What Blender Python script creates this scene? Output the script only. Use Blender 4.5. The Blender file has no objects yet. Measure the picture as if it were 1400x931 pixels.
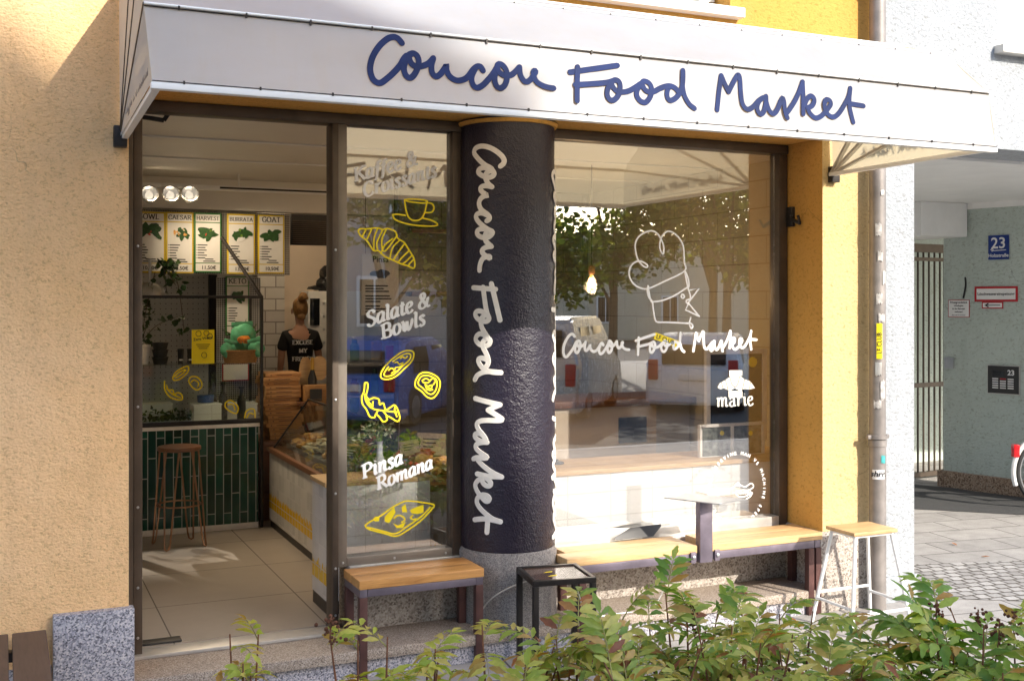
import bpy, bmesh, math, random
from mathutils import Vector, Matrix, noise as mnoise
R = math.radians
scene = bpy.context.scene
COL = scene.collection

# ------------------------------------------------------------------ camera, sky, sun, exposure
F_PX, HORIZON, CAM_H, CAM_D = 1530.0, 413.5, 1.92, 5.8953
PSI = math.atan(F_PX / 3366.0)
cam_data = bpy.data.cameras.new("camera")
cam_data.sensor_width = 36.0
cam_data.lens = 36.0 * F_PX / 1400.0
cam_data.shift_y = -(465.5 - HORIZON) / 1400.0
cam_data.clip_end = 800.0
cam_data.clip_start = 0.05
cam = bpy.data.objects.new("camera", cam_data)
COL.objects.link(cam)
cam.location = (0, -CAM_D, CAM_H)
cam.rotation_euler = (R(90), 0, -PSI)
scene.camera = cam

SUN = Vector((0.40, -1.0, 0.60)).normalized()        # direction towards the sun
sun_el = math.asin(SUN.z)
world = bpy.data.worlds.new("World")
scene.world = world
world.use_nodes = True
wn = world.node_tree
bg = wn.nodes["Background"]
sky = wn.nodes.new("ShaderNodeTexSky")
sky.sky_type = 'NISHITA'
sky.sun_disc = False
sky.sun_elevation = sun_el
sky.sun_rotation = math.atan2(SUN.x, SUN.y)
sky.dust_density = 1.6
sky.air_density = 1.0
sky.ozone_density = 1.2
wn.links.new(sky.outputs[0], bg.inputs[0])
bg.inputs[1].default_value = 0.15
sd = bpy.data.lights.new("sun", 'SUN')
sd.energy = 2.2
sd.angle = R(0.53)
sd.color = (1.0, 0.93, 0.82)
sun = bpy.data.objects.new("sun", sd)
COL.objects.link(sun)
sun.rotation_euler = (-SUN).to_track_quat('-Z', 'Y').to_euler()
sun.location = (6, -12, 14)
scene.view_settings.view_transform = 'Standard'
scene.view_settings.look = 'None'
scene.view_settings.gamma = 1.0
scene.view_settings.use_curve_mapping = False
scene.view_settings.exposure = 1.68
scene.cycles.max_bounces = 10
scene.cycles.diffuse_bounces = 5
scene.cycles.glossy_bounces = 4
scene.cycles.transparent_max_bounces = 16
scene.cycles.use_denoising = True
scene.cycles.sample_clamp_indirect = 6.0

def W(u, v, x=None, y=None, z=None):
    """where the sight line of photo pixel (u, v) meets a real plane of the place"""
    a = (u - 700) / F_PX; b = -(v - HORIZON) / F_PX
    s, c = math.sin(PSI), math.cos(PSI)
    r = (s + a * c, c - a * s, b)
    if y is not None: t = (y + CAM_D) / r[1]
    elif z is not None: t = (z - CAM_H) / r[2]
    else: t = x / r[0]
    return Vector((r[0] * t, r[1] * t - CAM_D, CAM_H + r[2] * t))

# ------------------------------------------------------------------ materials
def new_mat(name):
    m = bpy.data.materials.new(name); m.use_nodes = True
    nt = m.node_tree
    return m, nt, nt.nodes, nt.links, nt.nodes["Principled BSDF"]

def setc(b, col=None, rough=None, metal=None, spec=None):
    if col is not None: b.inputs["Base Color"].default_value = (*col, 1)
    if rough is not None: b.inputs["Roughness"].default_value = rough
    if metal is not None: b.inputs["Metallic"].default_value = metal
    if spec is not None: b.inputs["Specular IOR Level"].default_value = spec

def objco(n, l, scale=(1, 1, 1), rot=(0, 0, 0)):
    tc = n.new("ShaderNodeTexCoord"); mp = n.new("ShaderNodeMapping")
    mp.inputs["Scale"].default_value = scale; mp.inputs["Rotation"].default_value = rot
    l.new(tc.outputs["Object"], mp.inputs[0])
    return mp.outputs[0]

def noise_n(n, l, co, scale, detail=4, rough=.55, dist=0):
    t = n.new("ShaderNodeTexNoise")
    t.inputs["Scale"].default_value = scale; t.inputs["Detail"].default_value = detail
    t.inputs["Roughness"].default_value = rough; t.inputs["Distortion"].default_value = dist
    if co is not None: l.new(co, t.inputs["Vector"])
    return t.outputs["Fac"]

def ramp(n, l, fac, stops):
    r = n.new("ShaderNodeValToRGB"); e = r.color_ramp.elements
    while len(e) < len(stops): e.new(0.5)
    for i, (p, c) in enumerate(stops):
        e[i].position = p; e[i].color = (*c, 1)
    l.new(fac, r.inputs[0]); return r.outputs[0]

def mixc(n, l, fac, a, b, blend='MIX'):
    m = n.new("ShaderNodeMix"); m.data_type = 'RGBA'; m.blend_type = blend
    for sock, val in ((m.inputs[0], fac), (m.inputs[6], a), (m.inputs[7], b)):
        if isinstance(val, (int, float)): sock.default_value = val
        elif isinstance(val, tuple): sock.default_value = (*val, 1)
        else: l.new(val, sock)
    return m.outputs[2]

def math_n(n, l, op, a, b=None):
    m = n.new("ShaderNodeMath"); m.operation = op
    for i, val in enumerate((a, b)):
        if val is None: continue
        if isinstance(val, (int, float)): m.inputs[i].default_value = val
        else: l.new(val, m.inputs[i])
    return m.outputs[0]

def bump_n(n, l, b, height, strength=.5, dist=.01, prev=None):
    t = n.new("ShaderNodeBump"); t.inputs["Strength"].default_value = strength
    t.inputs["Distance"].default_value = dist
    l.new(height, t.inputs["Height"])
    if prev is not None: l.new(prev, t.inputs["Normal"])
    l.new(t.outputs[0], b.inputs["Normal"]); return t.outputs[0]

def plain(name, col, rough=.5, metal=0, var=.12, scale=9, bump=0.0, bscale=120, spec=None):
    m, nt, n, l, b = new_mat(name)
    setc(b, col, rough, metal, spec)
    co = objco(n, l)
    f = noise_n(n, l, co, scale, 5, .6)
    lo = tuple(max(0, c * (1 - var)) for c in col); hi = tuple(min(1, c * (1 + var)) for c in col)
    l.new(ramp(n, l, f, [(.3, lo), (.7, hi)]), b.inputs["Base Color"])
    rr = n.new("ShaderNodeMapRange"); rr.inputs[3].default_value = max(0, rough - .08); rr.inputs[4].default_value = min(1, rough + .1)
    l.new(f, rr.inputs[0]); l.new(rr.outputs[0], b.inputs["Roughness"])
    if bump: bump_n(n, l, b, noise_n(n, l, co, bscale, 4), bump, .004)
    return m

def stucco(name, col, col2, scale=42, strength=.85, dist=.012, dirt=(.35, .3, .25)):
    m, nt, n, l, b = new_mat(name); setc(b, col, .93, spec=.2)
    co = objco(n, l); cs = objco(n, l, (1, 1, 1.5))
    big = noise_n(n, l, co, .9, 5, .6)
    c = ramp(n, l, big, [(.3, col), (.72, col2)])
    mid = noise_n(n, l, co, 7, 6, .7)
    c = mixc(n, l, ramp(n, l, mid, [(.45, (0, 0, 0)), (.8, (.22, .22, .22))]), c, dirt)
    streak = noise_n(n, l, objco(n, l, (6, 6, .45)), 1.0, 5, .65)
    c = mixc(n, l, ramp(n, l, streak, [(.52, (0, 0, 0)), (.78, (.30, .30, .30))]), c, dirt)
    vc = n.new("ShaderNodeTexVoronoi"); vc.feature = 'DISTANCE_TO_EDGE'; vc.inputs["Scale"].default_value = 1.1
    dv = n.new("ShaderNodeVectorMath"); dv.operation = 'MULTIPLY_ADD'; nv = n.new("ShaderNodeTexNoise"); nv.inputs["Scale"].default_value = 5; l.new(co, nv.inputs["Vector"])
    l.new(nv.outputs["Color"], dv.inputs[0]); dv.inputs[1].default_value = (.35, .35, .35); l.new(co, dv.inputs[2]); l.new(dv.outputs[0], vc.inputs["Vector"])
    crack = math_n(n, l, 'MULTIPLY', ramp(n, l, vc.outputs["Distance"], [(.0, (1, 1, 1)), (.0035, (0, 0, 0))]), ramp(n, l, noise_n(n, l, co, 1.3, 2), [(.52, (0, 0, 0)), (.6, (.55, .55, .55))]))
    c = mixc(n, l, crack, c, tuple(x * .45 for x in dirt))
    grain = noise_n(n, l, cs, scale, 5, .65, .6)
    v = n.new("ShaderNodeTexVoronoi"); v.inputs["Scale"].default_value = scale * 1.1; l.new(cs, v.inputs["Vector"])
    pit = ramp(n, l, grain, [(.33, (.62, .58, .52)), (.47, (1, 1, 1))])
    c = mixc(n, l, .75, c, pit, 'MULTIPLY')
    l.new(c, b.inputs["Base Color"])
    h = math_n(n, l, 'ADD', grain, math_n(n, l, 'MULTIPLY', v.outputs["Distance"], .35))
    h = math_n(n, l, 'ADD', h, math_n(n, l, 'MULTIPLY', mid, .5))
    bump_n(n, l, b, h, strength, dist)
    return m

def granite(name, cols, scale=230, rough=.55, bump=.12):
    m, nt, n, l, b = new_mat(name); setc(b, cols[1], rough)
    co = objco(n, l)
    v = n.new("ShaderNodeTexVoronoi"); v.inputs["Scale"].default_value = scale; l.new(co, v.inputs["Vector"])
    s = n.new("ShaderNodeSeparateColor"); l.new(v.outputs["Color"], s.inputs[0])
    c = ramp(n, l, s.outputs[0], [(.0, cols[0]), (.3, cols[1]), (.65, cols[2]), (1, cols[3])])
    c = mixc(n, l, .5, c, ramp(n, l, noise_n(n, l, co, 3.2, 6, .7), [(.3, (.62, .6, .6)), (.7, (1.05, 1.03, 1.0))]), 'MULTIPLY')
    l.new(c, b.inputs["Base Color"])
    bump_n(n, l, b, noise_n(n, l, co, scale * .7, 3), bump, .003)
    return m

def wood(name, c1, c2, axis='X', scale=1.0, rough=.5, planks=0):
    m, nt, n, l, b = new_mat(name); setc(b, c1, rough)
    sc = {'X': (1.2, 14, 14), 'Y': (14, 1.2, 14), 'Z': (14, 14, 1.2)}[axis]
    co = objco(n, l, tuple(s * scale for s in sc))
    f = noise_n(n, l, co, 2.2, 8, .65, 1.2)
    c = ramp(n, l, f, [(.28, c2), (.5, c1), (.74, tuple(min(1, x * 1.18) for x in c1))])
    fine = noise_n(n, l, co, 14, 4, .6)
    c = mixc(n, l, .35, c, ramp(n, l, fine, [(.35, (.55, .5, .45)), (.6, (1, 1, 1))]), 'MULTIPLY')
    if planks:
        o = objco(n, l); sp = n.new("ShaderNodeSeparateXYZ"); l.new(o, sp.inputs[0])
        k = math_n(n, l, 'FLOOR', math_n(n, l, 'DIVIDE', sp.outputs[1 if axis == 'X' else 0], planks))
        wv = n.new("ShaderNodeTexWhiteNoise"); wv.noise_dimensions = '1D'; l.new(k, wv.inputs["W"])
        c = mixc(n, l, .6, c, ramp(n, l, wv.outputs["Value"], [(0, (.72, .66, .6)), (1, (1.1, 1.08, 1.02))]), 'MULTIPLY')
    l.new(c, b.inputs["Base Color"])
    bump_n(n, l, b, f, .12, .004)
    return m

def tile_mat(name, col, mortar, tw, th, offset=0.0, mode='wall', rough=.16, var=.1, msize=.006, stripe=None, wob=.25):
    """ceramic tiles; mode wall: (x+y, z), stack: (z, x+y), floor: (x, y)"""
    m, nt, n, l, b = new_mat(name); setc(b, col, rough)
    co = objco(n, l)
    sp = n.new("ShaderNodeSeparateXYZ"); l.new(co, sp.inputs[0])
    cb = n.new("ShaderNodeCombineXYZ")
    xy = math_n(n, l, 'ADD', sp.outputs[0], sp.outputs[1])
    if mode == 'wall': l.new(xy, cb.inputs[0]); l.new(sp.outputs[2], cb.inputs[1])
    elif mode == 'stack': l.new(sp.outputs[2], cb.inputs[0]); l.new(xy, cb.inputs[1])
    else: l.new(sp.outputs[0], cb.inputs[0]); l.new(sp.outputs[1], cb.inputs[1])
    br = n.new("ShaderNodeTexBrick"); l.new(cb.outputs[0], br.inputs["Vector"])
    br.inputs["Scale"].default_value = 1; br.offset = offset
    br.inputs["Brick Width"].default_value = tw; br.inputs["Row Height"].default_value = th
    br.inputs["Mortar Size"].default_value = msize; br.inputs["Mortar Smooth"].default_value = .1
    br.inputs["Color1"].default_value = (*[c * (1 - var) for c in col], 1)
    br.inputs["Color2"].default_value = (*[min(1, c * (1 + var)) for c in col], 1)
    br.inputs["Mortar"].default_value = (*mortar, 1)
    c = br.outputs["Color"]
    if stripe:
        z0, z1, sc, drip = stripe
        dn = noise_n(n, l, objco(n, l, (26, 26, 7)), 1.6, 3, .5)
        top = math_n(n, l, 'ADD', z1, math_n(n, l, 'MULTIPLY', math_n(n, l, 'SUBTRACT', dn, .55), drip))
        a = math_n(n, l, 'MULTIPLY', math_n(n, l, 'GREATER_THAN', sp.outputs[2], z0), math_n(n, l, 'LESS_THAN', sp.outputs[2], top))
        a = math_n(n, l, 'MULTIPLY', a, math_n(n, l, 'SUBTRACT', 1.0, br.outputs["Fac"]))
        c = mixc(n, l, a, c, sc)
    c = mixc(n, l, .3, c, ramp(n, l, noise_n(n, l, co, 6, 5, .7), [(.3, (.75, .73, .7)), (.6, (1, 1, 1))]), 'MULTIPLY')
    l.new(c, b.inputs["Base Color"])
    h = math_n(n, l, 'SUBTRACT', math_n(n, l, 'MULTIPLY', noise_n(n, l, co, 13, 2), wob), br.outputs["Fac"])
    bump_n(n, l, b, h, .5, .004)
    rr = n.new("ShaderNodeMapRange"); rr.inputs[3].default_value = rough; rr.inputs[4].default_value = .85
    l.new(br.outputs["Fac"], rr.inputs[0]); l.new(rr.outputs[0], b.inputs["Roughness"])
    return m

def emit(name, col, strength):
    m, nt, n, l, b = new_mat(name); setc(b, (0, 0, 0), .5)
    b.inputs["Emission Color"].default_value = (*col, 1); b.inputs["Emission Strength"].default_value = strength
    return m

def glass_mat(name, base=.05, tint=(1, 1, 1), rough=.0):
    m, nt, n, l, b = new_mat(name)
    out = n["Material Output"]; n.remove(b)
    tr = n.new("ShaderNodeBsdfTransparent"); tr.inputs[0].default_value = (*tint, 1)
    gl = n.new("ShaderNodeBsdfGlossy"); gl.inputs["Roughness"].default_value = rough
    fr = n.new("ShaderNodeFresnel"); fr.inputs[0].default_value = 1.5
    # the same reflectance from both sides of a face (Fresnel alone is total from inside)
    lw = n.new("ShaderNodeLayerWeight"); lw.inputs[0].default_value = .5
    p = math_n(n, l, 'POWER', lw.outputs["Facing"], 4.0)
    f = math_n(n, l, 'ADD', math_n(n, l, 'MULTIPLY', p, .8), base)
    n.remove(fr)
    sm = noise_n(n, l, objco(n, l, (1, 1, .6)), 3.5, 6, .7)
    mx = n.new("ShaderNodeMixShader"); l.new(f, mx.inputs[0]); l.new(tr.outputs[0], mx.inputs[1]); l.new(gl.outputs[0], mx.inputs[2])
    l.new(mx.outputs[0], out.inputs[0])
    return m

def fabric_mat(name, col, trans=.35):
    m, nt, n, l, b = new_mat(name); out = n["Material Output"]; n.remove(b)
    co = objco(n, l)
    f = noise_n(n, l, objco(n, l, (1, 1, 3)), 2.3, 6, .65)
    lo = tuple(c * .9 for c in col)
    c = ramp(n, l, f, [(.3, lo), (.6, col)])
    st = noise_n(n, l, objco(n, l, (9, 9, .8)), 2.0, 5, .7)
    c = mixc(n, l, ramp(n, l, st, [(.5, (0, 0, 0)), (.8, (.34, .34, .34))]), c, (.40, .36, .31))
    d = n.new("ShaderNodeBsdfDiffuse"); t = n.new("ShaderNodeBsdfTranslucent")
    l.new(c, d.inputs[0]); t.inputs[0].default_value = (1.0, .84, .55, 1)
    g = n.new("ShaderNodeBsdfGlossy"); g.inputs["Roughness"].default_value = .42
    bm = n.new("ShaderNodeBump"); bm.inputs["Strength"].default_value = .35; bm.inputs["Distance"].default_value = .02
    l.new(noise_n(n, l, co, 3.0, 3), bm.inputs["Height"])
    l.new(bm.outputs[0], d.inputs["Normal"]); l.new(bm.outputs[0], g.inputs["Normal"])
    m1 = n.new("ShaderNodeMixShader"); m1.inputs[0].default_value = trans
    l.new(d.outputs[0], m1.inputs[1]); l.new(t.outputs[0], m1.inputs[2])
    m2 = n.new("ShaderNodeMixShader"); m2.inputs[0].default_value = .04
    l.new(m1.outputs[0], m2.inputs[1]); l.new(g.outputs[0], m2.inputs[2])
    l.new(m2.outputs[0], out.inputs[0])
    return m

def leaf_mat(name, stops, trans=.35, rough=.4):
    m, nt, n, l, b = new_mat(name); out = n["Material Output"]
    ge = n.new("ShaderNodeNewGeometry")
    c = ramp(n, l, ge.outputs["Random Per Island"], stops)
    f = noise_n(n, l, objco(n, l), 45, 4, .6)
    c = mixc(n, l, .6, c, ramp(n, l, f, [(.3, (.78, .78, .66)), (.65, (1.2, 1.16, 1.0))]), 'MULTIPLY')
    l.new(c, b.inputs["Base Color"]); setc(b, None, rough, spec=.4)
    t = n.new("ShaderNodeBsdfTranslucent"); l.new(mixc(n, l, 1.0, c, (1.0, 1.0, .45), 'MULTIPLY'), t.inputs[0])
    mx = n.new("ShaderNodeMixShader"); mx.inputs[0].default_value = trans
    l.new(b.outputs[0], mx.inputs[1]); l.new(t.outputs[0], mx.inputs[2]); l.new(mx.outputs[0], out.inputs[0])
    bump_n(n, l, b, f, .3, .003)
    return m

M = {}
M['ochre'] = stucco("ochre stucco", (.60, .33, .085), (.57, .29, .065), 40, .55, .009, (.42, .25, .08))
M['ochre_wall'] = stucco("skylit ochre stucco", (.90, .60, .335), (.88, .53, .235), 62, .75, .010, (.55, .36, .2))  # paler copy of the ochre, the wall's skylit look put into the colour
M['ochre_sunlit'] = stucco("sunlit ochre stucco", (.62, .46, .24), (.58, .41, .19), 40, .6, .010, (.5, .36, .16))  # paler copy of the ochre, sunlight on the pier painted into it
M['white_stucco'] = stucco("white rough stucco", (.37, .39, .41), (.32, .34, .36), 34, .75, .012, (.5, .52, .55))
M['green_stucco'] = stucco("pale green stucco", (.52, .58, .53), (.45, .51, .46), 30, .8, .014, (.3, .34, .3))
M['granite'] = granite("blue grey granite", [(.07, .07, .09), (.25, .25, .29), (.42, .41, .46), (.62, .58, .58)], 150)
M['step_stone'] = granite("brown granite", [(.12, .09, .07), (.30, .24, .19), (.40, .33, .27), (.54, .47, .40)], 230)
M['concrete'] = granite("washed concrete", [(.16, .13, .11), (.36, .31, .27), (.46, .41, .36), (.56, .52, .47)], 110, .85, .3)
M['base_stone'] = granite("brown plinth stone", [(.09, .05, .03), (.26, .17, .11), (.36, .25, .17), (.46, .36, .27)], 90, .8, .3)
M['bronze'] = plain("bronze frame", (.085, .062, .045), .42, .35, .25, 6, .05)
M['bronze_light'] = plain("worn frame face", (.20, .17, .14), .4, .35, .2, 5, .05)
M['dark_metal'] = plain("dark metal", (.035, .03, .028), .4, .5, .3, 8)
M['steel'] = plain("brushed steel", (.55, .55, .56), .32, .9, .1, 14)
M['alu'] = plain("aluminium sill", (.55, .53, .50), .42, .55, .12, 8)
M['white_paint'] = plain("white paint", (.80, .79, .76), .5, 0, .05, 4)
M['ceiling_paint'] = plain("ceiling gloss paint", (.72, .69, .62), .42, 0, .05, 2)
M['beige_wall'] = plain("beige wall paint", (.72, .60, .47), .7, 0, .07, 2)
M['grey_wall'] = plain("grey wall paint", (.58, .57, .55), .6, 0, .06, 2)
M['oak'] = wood("oiled oak", (.62, .32, .105), (.42, .19, .055), 'X', 1.0, .42, .075)
M['oak_pale'] = wood("pale tan oak", (.66, .44, .22), (.50, .30, .13), 'X', 1.0, .5, .07)  # paler, less orange oak
M['top_wood'] = wood("counter wood", (.55, .36, .17), (.40, .24, .10), 'X', 1.0, .4)
M['seat_wood'] = wood("dark walnut", (.20, .09, .045), (.10, .045, .02), 'X', 1.2, .35)
M['dark_plank'] = wood("dark brown plank", (.085, .055, .045), (.045, .03, .025), 'Y', .8, .55)
M['red_brown'] = plain("red brown steel", (.10, .045, .04), .45, .3, .3, 10, .1)
M['violet_steel'] = plain("violet grey steel", (.20, .17, .21), .38, .6, .2, 8, .08)
M['copper'] = plain("copper rod", (.36, .20, .12), .3, .9, .12, 20)
M['white_tube'] = plain("white enamel", (.80, .80, .78), .35, 0, .08, 20, .05)
M['white_tile'] = tile_mat("white tile", (.88, .88, .86), (.68, .67, .64), .30, .15, .0, 'wall', .2, .02, .003)
M['hand_tile'] = tile_mat("white zellige tile with yellow band", (.72, .71, .69), (.50, .48, .45), .098, .135, 0, 'wall', .15, .08, .003, (.33, .435, (.80, .50, .015), .22), .6)
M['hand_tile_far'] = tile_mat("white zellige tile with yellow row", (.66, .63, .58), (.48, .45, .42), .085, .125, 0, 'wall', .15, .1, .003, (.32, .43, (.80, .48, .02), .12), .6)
M['green_tile'] = tile_mat("bottle green tile", (.006, .060, .040), (.40, .42, .40), .30, .062, .5, 'stack', .12, .45, .0035, None, .5)
M['subway'] = tile_mat("cream subway tile", (.70, .66, .60), (.30, .27, .24), .21, .115, .5, 'wall', .15, .05, .006)
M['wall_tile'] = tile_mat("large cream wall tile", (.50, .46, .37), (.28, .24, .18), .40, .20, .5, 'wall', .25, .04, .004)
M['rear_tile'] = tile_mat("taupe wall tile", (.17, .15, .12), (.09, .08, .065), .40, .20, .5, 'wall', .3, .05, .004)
M['floor_tile'] = tile_mat("stone grey floor tile", (.38, .325, .27), (.15, .13, .11), .80, .80, .0, 'floor', .32, .05, .004, None, .1)
M['cardboard'] = plain("corrugated cardboard", (.48, .25, .10), .8, 0, .12, 12, .1)
M['ink'] = plain("black ink", (.012, .011, .012), .6)
M['blue_vinyl'] = plain("blue grey lettering", (.016, .028, .095), .7, 0, .25, 9, spec=.2)
M['white_vinyl'] = plain("white vinyl", (.92, .92, .92), .55, 0, .02)
M['yellow_vinyl'] = plain("yellow vinyl", (.95, .76, .005), .5, 0, .03)
M['cream_paint'] = plain("cream painted lettering", (.85, .80, .74), .5, 0, .06, 30)
M['paper'] = plain("white paper", (.72, .70, .66), .6, 0, .03)
M['yellow_frame'] = plain("yellow frame", (.62, .45, .03), .45)
M['green_frame'] = plain("green frame", (.04, .18, .04), .45)
M['leaf_dark'] = plain("salad green", (.022, .075, .015), .5, 0, .6, 60)
M['leaf_mid'] = plain("light salad green", (.15, .26, .03), .5, 0, .5, 60)
M['tomato'] = plain("tomato red", (.45, .05, .03), .35, 0, .3, 40)
M['bread'] = plain("baked bread", (.62, .32, .08), .6, 0, .4, 30, .3, 60)
M['cream_food'] = plain("cream", (.65, .55, .38), .5, 0, .2, 30)
M['black'] = plain("black plastic", (.018, .017, .017), .45, 0, .2, 10)
M['black_cloth'] = plain("black cotton", (.016, .015, .016), .9, 0, .25, 6, .2, 300)
M['skin'] = plain("skin", (.52, .28, .18), .5, 0, .08, 12)
M['hair'] = plain("blond hair", (.33, .17, .055), .45, 0, .4, 60, .5, 160)
M['awning'] = fabric_mat("white awning fabric", (.43, .455, .50), .38)
M['glass'] = glass_mat("shop window glass", .25)
M['glass_thin'] = glass_mat("display glass", .05, (.93, .97, .95))
M['bin_green'] = plain("mint green bag", (.10, .36, .19), .35, 0, .2, 20, .3, 40)
M['wicker'] = wood("wicker", (.36, .18, .06), (.16, .07, .02), 'X', 6, .6)
M['red_sign'] = plain("red enamel", (.42, .012, .02), .4)
M['blue_sign'] = plain("blue enamel", (.010, .035, .20), .3)
M['worn_paper'] = plain("worn paper", (.42, .40, .38), .8, 0, .45, 40)
M['sign_white'] = plain("sign white", (.75, .74, .72), .4, 0, .04)
M['zinc'] = plain("weathered zinc pipe", (.24, .215, .20), .5, .35, .25, 7, .1)
M['rubber'] = plain("rubber", (.02, .02, .02), .7)
M['car_glass'] = plain("car glass", (.01, .012, .015), .05)
M['column_base'] = granite("column concrete", [(.09, .08, .08), (.22, .20, .19), (.28, .255, .24), (.38, .35, .33)], 260, .8, .25)

def column_paint():
    m, nt, n, l, b = new_mat("black gloss paint on render"); setc(b, (.016, .011, .024), .30, spec=.55)
    co = objco(n, l)
    bump_n(n, l, b, math_n(n, l, 'ADD', noise_n(n, l, co, 95, 4, .6), noise_n(n, l, co, 30, 2)), .75, .006)
    return m
M['column_paint'] = column_paint()

def mesh_panel():
    m, nt, n, l, b = new_mat("perforated sheet"); setc(b, (.3, .28, .25), .4, .6)
    co = objco(n, l)
    sp = n.new("ShaderNodeSeparateXYZ"); l.new(co, sp.inputs[0])
    fx = math_n(n, l, 'FRACT', math_n(n, l, 'MULTIPLY', sp.outputs[0], 55.0)); fz = math_n(n, l, 'FRACT', math_n(n, l, 'MULTIPLY', sp.outputs[2], 55.0))
    a = math_n(n, l, 'MULTIPLY', math_n(n, l, 'GREATER_THAN', fx, .38), math_n(n, l, 'GREATER_THAN', fz, .38))
    l.new(mixc(n, l, a, (.38, .36, .33), (.03, .028, .026)), b.inputs["Base Color"])
    return m
M['perforated'] = mesh_panel()

def pegboard():
    m, nt, n, l, b = new_mat("pegboard"); setc(b, (.6, .6, .58), .6)
    co = objco(n, l)
    v = n.new("ShaderNodeTexVoronoi"); v.inputs["Scale"].default_value = 22; v.inputs["Randomness"].default_value = 0; l.new(objco(n, l, (1, .01, 1)), v.inputs["Vector"])
    l.new(ramp(n, l, v.outputs["Distance"], [(.12, (.08, .08, .08)), (.16, (.55, .54, .52))]), b.inputs["Base Color"])
    return m
M['pegboard'] = pegboard()

def paving():
    m, nt, n, l, b = new_mat("stone slab paving"); setc(b, (.4, .38, .36), .85)
    co = objco(n, l, (1, 1, 1), (0, 0, R(8)))
    br = n.new("ShaderNodeTexBrick"); l.new(co, br.inputs["Vector"])
    br.inputs["Scale"].default_value = 1; br.inputs["Brick Width"].default_value = .62; br.inputs["Row Height"].default_value = .36
    br.inputs["Mortar Size"].default_value = .006; br.offset = .5
    br.inputs["Color1"].default_value = (.34, .325, .31, 1); br.inputs["Color2"].default_value = (.42, .40, .38, 1); br.inputs["Mortar"].default_value = (.11, .10, .095, 1)
    c = mixc(n, l, .7, br.outputs["Color"], ramp(n, l, noise_n(n, l, objco(n, l), 5, 8, .75), [(.3, (.6, .58, .56)), (.65, (1.1, 1.08, 1.05))]), 'MULTIPLY')
    c = mixc(n, l, .4, c, ramp(n, l, noise_n(n, l, objco(n, l), 160, 3), [(.35, (.6, .6, .6)), (.55, (1, 1, 1))]), 'MULTIPLY')
    l.new(c, b.inputs["Base Color"])
    bump_n(n, l, b, math_n(n, l, 'SUBTRACT', math_n(n, l, 'MULTIPLY', noise_n(n, l, objco(n, l), 60, 5), .4), br.outputs["Fac"]), .6, .006)
    return m
M['paving'] = paving()

def cobbles():
    m, nt, n, l, b = new_mat("granite setts"); setc(b, (.4, .38, .36), .8)
    br = n.new("ShaderNodeTexBrick"); 
    co = objco(n, l, (1, 1, 1), (0, 0, R(8)))
    dn = n.new("ShaderNodeTexNoise"); dn.inputs["Scale"].default_value = 9; l.new(co, dn.inputs["Vector"])
    add = n.new("ShaderNodeVectorMath"); add.operation = 'MULTIPLY_ADD'; l.new(dn.outputs["Color"], add.inputs[0]); add.inputs[1].default_value = (.035, .035, 0); l.new(co, add.inputs[2])
    l.new(add.outputs[0], br.inputs["Vector"])
    br.inputs["Scale"].default_value = 1; br.inputs["Brick Width"].default_value = .10; br.inputs["Row Height"].default_value = .09
    br.inputs["Mortar Size"].default_value = .009; br.inputs["Mortar Smooth"].default_value = .3; br.offset = .5
    br.inputs["Color1"].default_value = (.30, .285, .27, 1); br.inputs["Color2"].default_value = (.46, .44, .42, 1); br.inputs["Mortar"].default_value = (.10, .085, .07, 1)
    l.new(mixc(n, l, .5, br.outputs["Color"], ramp(n, l, noise_n(n, l, co, 30, 5, .7), [(.3, (.65, .63, .6)), (.65, (1.1, 1.1, 1.1))]), 'MULTIPLY'), b.inputs["Base Color"])
    bump_n(n, l, b, math_n(n, l, 'SUBTRACT', math_n(n, l, 'MULTIPLY', noise_n(n, l, co, 40, 4), .3), br.outputs["Fac"]), .9, .015)
    return m
M['cobbles'] = cobbles()
M['asphalt'] = plain("asphalt", (.055, .054, .054), .9, 0, .25, 40, .3, 150)
M['soil'] = plain("dark soil", (.05, .038, .03), .95, 0, .4, 30, .6, 60)
M['kerb'] = granite("kerb granite", [(.2, .2, .2), (.33, .33, .33), (.4, .4, .4), (.5, .5, .5)], 120, .8)
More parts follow.
